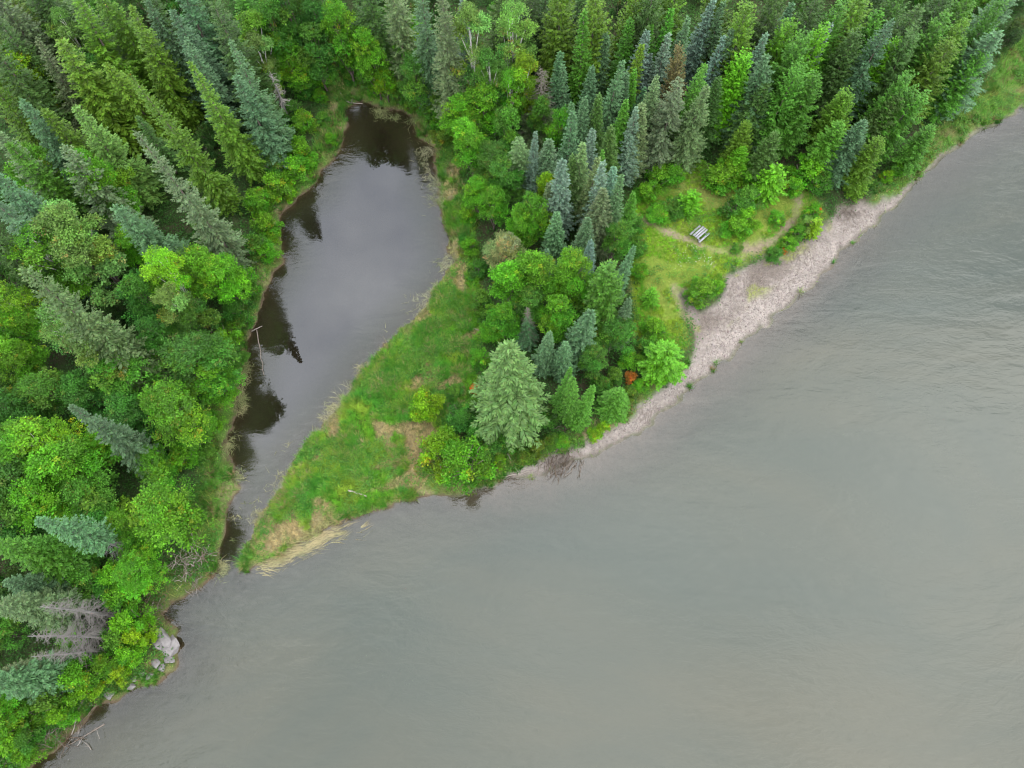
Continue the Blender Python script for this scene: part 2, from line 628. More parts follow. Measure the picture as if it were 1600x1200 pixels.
def lerp(a, b, t):
    return a * (1 - t[..., None]) + np.asarray(b) * t[..., None]


C = np.zeros(X.shape + (3,)) + np.array([0.032, 0.055, 0.016])
C = lerp(C, (0.046, 0.044, 0.022), smooth(0.5, 0.75, N1))
C = lerp(C, (0.052, 0.048, 0.018), lowbank * smooth(3.5, 0.5, SD))
C = lerp(C, (0.060, 0.125, 0.018), grassy)
C = lerp(C, (0.10, 0.085, 0.035), grassy * smooth(0.5, 0.65, vnoise(X, Y, 1.4, 99, 3)) * 0.7)
C = lerp(C, (0.14, 0.20, 0.022), clearing * 0.7 * (1 - beach))
C = lerp(C, (0.22, 0.17, 0.095), grassy * dry * 0.75 * (1 - 0.75 * clearing) * (1 - 0.8 * upbank))
C = lerp(C, (0.19, 0.155, 0.10), trail * (1 - beach) * (SD > 0) * (0.45 + 0.55 * smooth(0.35, 0.6, vnoise(X, Y, 1.3, 97, 3))))
nearb = smooth(-6.0, -2.0, BE)
C = lerp(C, np.array([0.192, 0.166, 0.144]), beach * (SD > -0.3))
C = lerp(C, (0.100, 0.082, 0.066), beach * (0.25 + 0.75 * smooth(0.36, 0.58, vnoise(X, Y, 2.2, 91, 4))) * smooth(2.2, 4.5, SD) * 0.85)
C = C * (0.82 + 0.36 * vnoise(X, Y, 0.9, 93, 3))[..., None]
C = lerp(C, (0.14, 0.15, 0.05), beach * smooth(0.60, 0.68, vnoise(X, Y, 1.6, 95, 3)) * smooth(2.0, 4.0, SD))
wetb = beach * smooth(0.45, 0.2, SD)
C = lerp(C, (0.105, 0.086, 0.074), wetb * 0.9)
C = lerp(C, (0.085, 0.062, 0.038), smooth(0.25, -0.05, SD) * (1 - nearb))
C = lerp(C, (0.032, 0.027, 0.015), smooth(0.1, -0.6, SD) * SILT * (1 - nearb))  # bed darkened off the beach, standing in for dark bank reflections
C = lerp(C, (0.125, 0.102, 0.085), smooth(0.1, -0.4, SD) * SILT * nearb * smooth(58, 36, X))
C = lerp(C, (0.060, 0.052, 0.038), smooth(0.1, -0.4, SD) * SILT * smooth(36, 58, X))
stony = np.clip(beach, 0, 1)
farland = smooth(60, 160, SD)
C = lerp(C, (0.03, 0.055, 0.022), farland)

nx, ny = X.shape


def grid_faces(mask=None):
    i, j = np.meshgrid(np.arange(nx - 1), np.arange(ny - 1), indexing='ij')
    a = i * ny + j
    F = np.stack([a, a + ny, a + ny + 1, a + 1], -1)
    return F.reshape(-1, 4) if mask is None else F[mask]


ground_me = np_mesh('ground', np.stack([X, Y, Z], -1).reshape(-1, 3), grid_faces(), C.reshape(-1, 3), {'stony': stony.ravel()}, True)
ground = link('ground', ground_me, ground_material())
tag(ground, 'forest floor, meadow and gravel beach beside the river', 'ground', kind='structure')

# water sheets
depth = np.maximum(0, -Z)
cell_water = (np.minimum.reduce([Z[:-1, :-1], Z[1:, :-1], Z[:-1, 1:], Z[1:, 1:]]) < 0.03)
cx_, cy_ = (X[:-1, :-1] + X[1:, 1:]) / 2, (Y[:-1, :-1] + Y[1:, 1:]) / 2
cell_pond = in_poly(cx_, cy_, POND_AREA) | (sdist(cx_, cy_, POND_AREA) > -2.5) & (cy_ > 16)
M_WATER = water_material()


def water_sheet(name, mask, label):
    F = grid_faces(mask)
    used, inv = np.unique(F.ravel(), return_inverse=True)
    V = np.stack([X.ravel()[used], Y.ravel()[used], np.zeros(len(used))], 1)
    me = np_mesh(name, V, inv.reshape(-1, 4), None, {'depth': depth.ravel()[used], 'silt': SILT.ravel()[used]}, True)
    o = link(name, me, M_WATER)
    return tag(o, label, 'water', kind='structure')


water_sheet('river', cell_water & ~cell_pond, 'wide grey-green silty river flowing past the gravel beach')
water_sheet('pond', cell_water & cell_pond, 'still brown pond that opens into the river')

# ------------------------------------------------------------------ plant prototypes
def trunk_geo(H, r0, r1, bend=0.02, seed=0, sides=7):
    r = np.random.default_rng(seed)
    n = 9
    t = np.linspace(0, 1, n)
    off = np.cumsum(r.normal(size=(n, 2)) * bend * H / n, axis=0)
    off -= off[0]
    pts = np.column_stack([off[:, 0], off[:, 1], t * H - 0.25 * (t == 0)])
    g = Geo()
    rr = r0 * (1 - t) + r1 * t
    rr[0] *= 1.35
    g.tube(pts, rr, sides)
    return g, pts


def make_spruce(seed, H=20.0, R=2.6, base=0.08, power=0.85, up=0.35, droop=0.35, step=0.42, bulge=1.0, twig=1.0, gap=0.0, lift=0.0):
    r = np.random.default_rng(seed)
    g = Geo()
    z = base * H
    P, D, Nn, Ln, Wd, Tn = [], [], [], [], [], []
    lop = r.uniform(0, 6.28)
    while z < H * 0.985:
        t = (z - base * H) / (H * (1 - base))
        nb = int(round(8 - 3.5 * t + r.uniform(-0.5, 0.5)))
        a0 = r.uniform(0, 6.28)
        prof = (1 - t) ** power * (0.55 + 0.45 * smooth(-0.05, 0.22, t)) * bulge
        for k in range(nb):
            if r.random() < gap:
                continue
            a = a0 + k * 6.283 / nb + r.uniform(-0.3, 0.3)
            if gap > 0.05 and math.cos(a - lop * 3 + t * 9) > 0.93:
                continue
            Lb = R * prof * r.uniform(0.72, 1.18) * (1 + 0.12 * math.cos(a - lop)) + 0.10
            el = -0.18 + lift + up * 2.2 * t ** 1.5 + r.uniform(-0.12, 0.12)
            d = np.array([math.cos(a), math.sin(a), 0.0])
            side = np.array([-d[1], d[0], 0.0])
            tb = r.uniform(0.78, 1.2)
            ns = max(3, int(Lb / 0.19))
            s = np.linspace(0.16, 1.0, ns)
            zo = z + r.uniform(-0.5, 0.5) * step
            pts = d[None] * (s * Lb)[:, None]
            pts[:, 2] = zo + Lb * (math.tan(el) * s - droop * s ** 1.5 * (1 - 0.75 * t) + 0.45 * droop * s ** 4)
            for sgn in (-1, 1):
                n2 = ns
                ang = r.uniform(0.55, 1.1, n2)
                dr = d[None] * np.cos(ang)[:, None] + side[None] * (sgn * np.sin(ang))[:, None]
                dr[:, 2] = r.uniform(-0.45, 0.05, n2) + 0.25 * t
                ln = (0.30 * Lb * (1.08 - s) + 0.16 + 0.06 * r.random(n2)) * twig * r.uniform(0.75, 1.2, n2)
                nn = np.tile([0, 0, 1.0], (n2, 1)) + r.normal(size=(n2, 3)) * 0.45
                P.append(pts + r.normal(size=(n2, 3)) * 0.03)
                D.append(dr)
                Nn.append(nn)
                Ln.append(ln)
                Wd.append(ln * 0.20 + 0.085)
                Tn.append(tb * r.uniform(0.72, 1.28, n2))
                # finer side twigs give the needle fringe
                P.append(pts + dr * (ln * 0.5)[:, None])
                d2 = dr + d[None] * r.uniform(0.2, 0.9, n2)[:, None] + r.normal(size=(n2, 3)) * 0.3
                D.append(d2)
                Nn.append(nn + r.normal(size=(n2, 3)) * 0.5)
                Ln.append(ln * 0.55)
                Wd.append(ln * 0.13 + 0.07)
                Tn.append(tb * r.uniform(0.7, 1.35, n2))
            P.append(pts[-2:])
            D.append(np.tile(d + np.array([0, 0, 0.12]), (2, 1)) + r.normal(size=(2, 3)) * 0.15)
            Nn.append(np.tile([0, 0, 1.0], (2, 1)))
            Ln.append(np.full(2, 0.30 * twig))
            Wd.append(np.full(2, 0.13))
            Tn.append(np.full(2, tb * 1.2))
        z += step * (1.0 - 0.45 * t) * r.uniform(0.85, 1.15)
    # leader shoots
    n = 14
    P.append(np.column_stack([np.zeros(n), np.zeros(n), np.linspace(H * 0.955, H * 0.99, n)]))
    dd = rand_unit(n, r) * 0.45
    dd[:, 2] = 0.9
    D.append(dd)
    Nn.append(rand_unit(n, r))
    Ln.append(np.full(n, 0.022 * H + 0.1))
    Wd.append(np.full(n, 0.07))
    Tn.append(np.full(n, 1.1))
    P, D, Nn, Ln, Wd, Tn = [np.concatenate(q) for q in (P, D, Nn, Ln, Wd, Tn)]
    v = r.uniform(0.9, 1.1, (len(Tn), 3)) * Tn[:, None]
    leaves(g, P, D, Nn, Ln, Wd, v)
    tg, _ = trunk_geo(H * 0.97, 0.018 * H * 0.62, 0.02, 0.012, seed, 6)
    return g.mesh('spruce_crown'), tg.mesh('spruce_trunk', True), H, R


def make_broadleaf(seed, H=14.0, R=3.6, base=0.25, lobes=13, leaf=0.2, count=15000, birch=False, stems=1, flat=1.0, small=1.0):
    r = np.random.default_rng(seed)
    g = Geo()
    ch = H * (1 - base)
    cen = []
    # lobes fill an irregular egg
    for k in range(lobes):
        t = (k + 0.5) / lobes
        zz = base * H + ch * (0.16 + 0.70 * t)
        wr = R * math.sqrt(max(0.05, 1 - ((t - 0.38) / 0.72) ** 2))
        a = k * 2.399 + r.uniform(-0.5, 0.5)
        rr = wr * r.uniform(0.25, 0.66) * (1.2 if small < 1 else 1.0)
        lr = R * r.uniform(0.30, 0.50) * small * (1.0 - 0.35 * t) * 1.0
        cen.append((rr * math.cos(a), rr * math.sin(a), zz, lr))
    cen.append((r.normal() * 0.1 * R, r.normal() * 0.1 * R, base * H + ch * 0.86, R * 0.36))
    cen = np.array(cen)
    wts = cen[:, 3] ** 2
    wts /= wts.sum()
    # each lobe carries small sprays of leaves
    nsp = count // 22
    li = r.choice(len(cen), nsp, p=wts)
    u = rand_unit(nsp, r)
    u[:, 2] = np.where(u[:, 2] < -0.35, -u[:, 2], u[:, 2])
    shell = r.uniform(0.5, 1.2, nsp) ** 0.8
    sp = cen[li, :3] + u * (cen[li, 3] * shell)[:, None] * np.array([1, 1, 0.8 * flat])
    stint = r.uniform(0.6, 1.35, nsp) * (1 + 0.15 * r.normal(size=len(cen))[li])
    ssz = r.uniform(0.28, 0.55, nsp) * (R / 3.6) ** 0.5
    n = nsp * 22
    q = np.repeat(np.arange(nsp), 22)
    off = rand_unit(n, r) * (r.random(n) ** 0.45 * ssz[q])[:, None]
    off[:, 2] *= 0.55
    if birch:
        off[:, 2] -= r.random(n) * 0.35
    P = sp[q] + off
    D = rand_unit(n, r) + u[q] * 0.6 + (np.array([0, 0, -0.5]) if birch else np.array([0, 0, -0.05]))
    Nn = rand_unit(n, r) * 0.75 + u[q] * 0.5 + np.array([0, 0, 0.9])
    ln = leaf * r.uniform(0.6, 1.35, n) * r.uniform(0.75, 1.25, len(cen))[li][q]
    hue = 1 + r.normal(size=(len(cen), 3)) * np.array([0.14, 0.05, 0.15])
    tint = (stint[q] * r.uniform(0.7, 1.3, n))[:, None] * r.uniform(0.92, 1.08, (n, 3)) * hue[li][q]
    dull = r.random(nsp) < 0.035          # a few sprays of yellowed or dead leaves
    tint = np.where(dull[q][:, None], tint * np.array([1.9, 0.9, 1.2]), tint)
    leaves(g, P, D, Nn, ln, ln * 0.62, tint)
    t = Geo()
    for s in range(stems):
        a = s * 6.283 / stems + r.uniform(0, 1)
        sx, sy = (0.18 * R * math.cos(a), 0.18 * R * math.sin(a)) if stems > 1 else (0, 0)
        top = np.array([sx * 3 + r.normal() * 0.06 * R, sy * 3 + r.normal() * 0.06 * R, H * 0.86])
        k = np.linspace(0, 1, 8)
        pts = np.column_stack([sx * 0.4 + (top[0] - sx * 0.4) * k ** 1.4, sy * 0.4 + (top[1] - sy * 0.4) * k ** 1.4, -0.25 + (top[2] + 0.25) * k])
        pts[1:-1, :2] += r.normal(size=(6, 2)) * 0.012 * H
        r0 = H * (0.0115 if stems == 1 else 0.008)
        t.tube(pts, r0 * (1 - k) + 0.018, 7)
        for c in cen[s::stems]:
            zz = max(base * H * 0.75, c[2] - 0.28 * H)
            i = min(6, max(0, int(zz / (H * 0.86) * 7)))
            p0 = pts[i]
            kk = np.linspace(0, 1, 5)
            lim = p0[None] + (c[:3] - p0)[None] * kk[:, None]
            lim[:, 2] += np.sin(kk * math.pi) * 0.05 * H * 0.3
            t.tube(lim, r0 * 0.45 * (1 - kk) + 0.014, 5)
    return g.mesh('leaf_crown'), t.mesh('leaf_trunk', True), H, R


def make_dead(seed, H=14.0, R=1.9, base=0.1, dens=1.0, bare_top=0.0):
    r = np.random.default_rng(seed)
    g = Geo()
    z = base * H
    while z < H * 0.97:
        t = z / H
        nb = max(1, int(round((6.0 - 3.4 * t) * dens + r.uniform(-0.5, 0.5))))
        for k in range(nb):
            a = r.uniform(0, 6.28)
            L = R * (1 - t) ** 0.7 * r.uniform(0.5, 1.15) + 0.15
            kk = np.linspace(0, 1, 5)
            d = np.array([math.cos(a), math.sin(a), 0])
            pts = d[None] * (kk * L)[:, None]
            pts[:, 2] = z + L * (0.1 * kk - 0.45 * kk ** 2 + 0.12 * kk ** 4)
            pts[1:] += r.normal(size=(4, 3)) * 0.03
            g.tube(pts, 0.022 * (1 - kk) + 0.007, 4, r.uniform(0.75, 1.25), False)
            for q in range(int(L / 0.16)):
                s = r.uniform(0.25, 1)
                p = pts[0] + (pts[-1] - pts[0]) * s
                p = np.array([np.interp(s, kk, pts[:, i]) for i in range(3)])
                sd_ = np.array([-d[1], d[0], 0]) * r.choice([-1, 1])
                e = p + (d * r.uniform(0.3, 0.8) + sd_ * r.uniform(0.4, 0.9) + np.array([0, 0, r.uniform(-0.6, 0.1)])) * r.uniform(0.2, 0.5) * (1.1 - 0.5 * s)
                g.tube([p, (p + e) / 2 + r.normal(size=3) * 0.02, e], [0.010, 0.008, 0.005], 3, r.uniform(0.75, 1.3), False)
        z += 0.30 * r.uniform(0.7, 1.3)
    tg, _ = trunk_geo(H, 0.013 * H, 0.02, 0.02, seed, 7)
    return g.mesh('dead_branches'), tg.mesh('dead_trunk', True), H, R


PROTO = {
    'spruce': [make_spruce(11, R=2.9, power=0.95), make_spruce(12, R=2.9, droop=0.42, gap=0.06, power=1.0), make_spruce(13, R=2.9, power=0.88, droop=0.3), make_spruce(14, R=2.9, gap=0.1, power=1.08),
               make_spruce(15, R=2.9, gap=0.18, power=0.8, droop=0.45), make_spruce(16, R=2.9, gap=0.12, power=0.7, droop=0.4, step=0.5)],
    'slim': [make_spruce(21, 14, 1.9, 0.05, 1.0, 0.4, 0.32, 0.34), make_spruce(22, 14, 1.9, 0.05, 1.12, 0.4, 0.28, 0.36, gap=0.05),
             make_spruce(23, 14, 1.9, 0.03, 0.9, 0.4, 0.36, 0.34), make_spruce(24, 14, 1.9, 0.04, 1.05, 0.45, 0.3, 0.38, gap=0.12)],
    'highcrown': [make_spruce(25, 14, 1.9, 0.38, 0.95, 0.4, 0.32, 0.34)],
    'pine': [make_spruce(31, 13, 3.0, 0.08, 0.62, 0.5, 0.05, 0.40, 1.0, 1.15, 0.05, 0.22), make_spruce(32, 13, 3.0, 0.06, 0.55, 0.5, 0.02, 0.42, 1.0, 1.2, 0.1, 0.28),
             make_spruce(33, 13, 3.0, 0.10, 0.7, 0.45, 0.08, 0.40, 1.0, 1.15, 0.05, 0.2)],
    'fir': [make_spruce(41, 15, 4.0, 0.04, 0.80, 0.3, 0.34, 0.46, 1.0, 1.25, 0.05)],
    'young': [make_spruce(51, 4, 1.5, 0.02, 0.7, 0.4, 0.12, 0.24, 1.0, 0.8, 0.0, 0.1), make_spruce(52, 4, 1.5, 0.02, 0.55, 0.4, 0.08, 0.24, 1.0, 0.8, 0.05, 0.15)],
    'broad': [make_broadleaf(61), make_broadleaf(62, lobes=16), make_broadleaf(63, lobes=11), make_broadleaf(64, lobes=14, base=0.2), make_broadleaf(65, lobes=18)],
    'birch': [make_broadleaf(71, 17, 3.2, 0.2, 15, 0.18, 17000, True), make_broadleaf(72, 17, 3.2, 0.2, 18, 0.18, 17000, True), make_broadleaf(73, 17, 3.2, 0.2, 13, 0.18, 17000, True)],
    'shrub': [make_broadleaf(81, 3.2, 1.9, 0.02, 13, 0.15, 6000, False, 4, 1.0, 0.72), make_broadleaf(82, 3.2, 1.9, 0.0, 16, 0.14, 6000, False, 5, 1.0, 0.68),
              make_broadleaf(83, 3.2, 1.9, 0.02, 11, 0.16, 6000, False, 3, 1.0, 0.75), make_broadleaf(84, 3.2, 1.9, 0.0, 14, 0.13, 6000, False, 5, 1.0, 0.7)],
    'dead': [make_dead(91), make_dead(92, dens=1.3), make_dead(93, 12, 0.9, 0.3, 0.5)],
}

COLR = {  # real leaf colours
    'dark green': (0.045, 0.100, 0.018), 'blue-green': (0.066, 0.138, 0.054), 'blue-grey': (0.098, 0.165, 0.106), 'grey-green': (0.092, 0.145, 0.052),
    'olive green': (0.072, 0.150, 0.010), 'mid green': (0.054, 0.165, 0.013), 'bright green': (0.074, 0.232, 0.007), 'yellow-green': (0.125, 0.275, 0.006),
    'pale green': (0.104, 0.210, 0.034), 'deep green': (0.038, 0.142, 0.013), 'grey': (1, 1, 1), 'rust brown': (0.105, 0.088, 0.028), 'orange': (0.34, 0.13, 0.015),
    'sage green': (0.14, 0.19, 0.06), 'silvery green': (0.084, 0.188, 0.042),
}
WORD = {'spruce': ('spruce_tree', 'spruce', 'tree'), 'slim': ('spruce_tree', 'slender spruce', 'tree'), 'pine': ('pine_tree', 'pine', 'tree'),
        'fir': ('fir_tree', 'wide fir', 'tree'), 'highcrown': ('spruce_tree', 'slender spruce', 'tree'), 'young': ('young_conifer', 'young conifer', 'tree'), 'broad': ('broadleaf_tree', 'broadleaf tree', 'tree'),
        'birch': ('birch_tree', 'birch', 'tree'), 'shrub': ('leafy_shrub', 'leafy shrub', 'shrub'), 'dead': ('dead_spruce', 'dead spruce', 'dead tree')}
MATS = {'spruce': (M_NEEDLE, M_BARK), 'slim': (M_NEEDLE, M_BARK), 'pine': (M_NEEDLE, M_BARK), 'fir': (M_NEEDLE, M_BARK), 'highcrown': (M_NEEDLE, M_DEAD), 'young': (M_NEEDLE, M_BARK),
        'broad': (M_LEAF, M_BARK), 'birch': (M_LEAF, M_BIRCH), 'shrub': (M_LEAF, M_BARK), 'dead': (M_DEAD, M_DEAD)}
PLANTS = []      # (root, kind, colour word, height, x, y, hand-written label)
CROWN_AT = {'broad': 0.66, 'birch': 0.68, 'shrub': 0.55}
prng = np.random.default_rng(99)


def plant(px, py, h, r, kind, colour, label=None, var=None, world=None):
    if kind == 'spruce' and label is None:
        r *= prng.uniform(1.0, 1.35)
        h *= prng.uniform(0.82, 1.1)
    elif kind in ('broad', 'shrub') and label is None:
        r *= prng.uniform(1.0, 1.22) if kind == 'broad' else prng.uniform(0.9, 1.08)
    if world is None:
        x, y, z = stand(px, py, h * CROWN_AT.get(kind, 1.0))
    else:
        x, y = world
        z = gz(x, y)
    if z < 0.05:
        z = 0.05
    i = int(prng.integers(len(PROTO[kind]))) if var is None else var
    cm, tm, H, R = PROTO[kind][i]
    root = bpy.data.objects.new(WORD[kind][0], None)
    COL.objects.link(root)
    root.empty_display_size = 0.3
    root.location = (x, y, z - 0.05)
    root.rotation_euler = (prng.normal() * 0.035, prng.normal() * 0.035, prng.uniform(0, 6.28))
    root.scale = (r / R * prng.uniform(0.88, 1.12), r / R * prng.uniform(0.88, 1.12), h / H)
    c = np.array(COLR[colour])
    if kind != 'dead':
        c = c * prng.uniform(0.86, 1.14) * (1 + prng.normal(size=3) * 0.05)
    else:
        c = c * (1.7 if var == 2 else prng.uniform(0.6, 0.85)) * np.array([1.0, 0.97, 0.93])
    link('branches' if kind == 'dead' else 'crown', cm, MATS[kind][0], root, tuple(c))
    link('trunk', tm, MATS[kind][1], root, (1, 1, 1))
    PLANTS.append([root, kind, colour, h, x, y, label])
    return root


DG, BG, BL, GG, OL, MG, BR, YG, PG, DP, SG = ('dark green', 'blue-green', 'blue-grey', 'grey-green', 'olive green', 'mid green', 'bright green',
                                              'yellow-green', 'pale green', 'deep green', 'sage green')
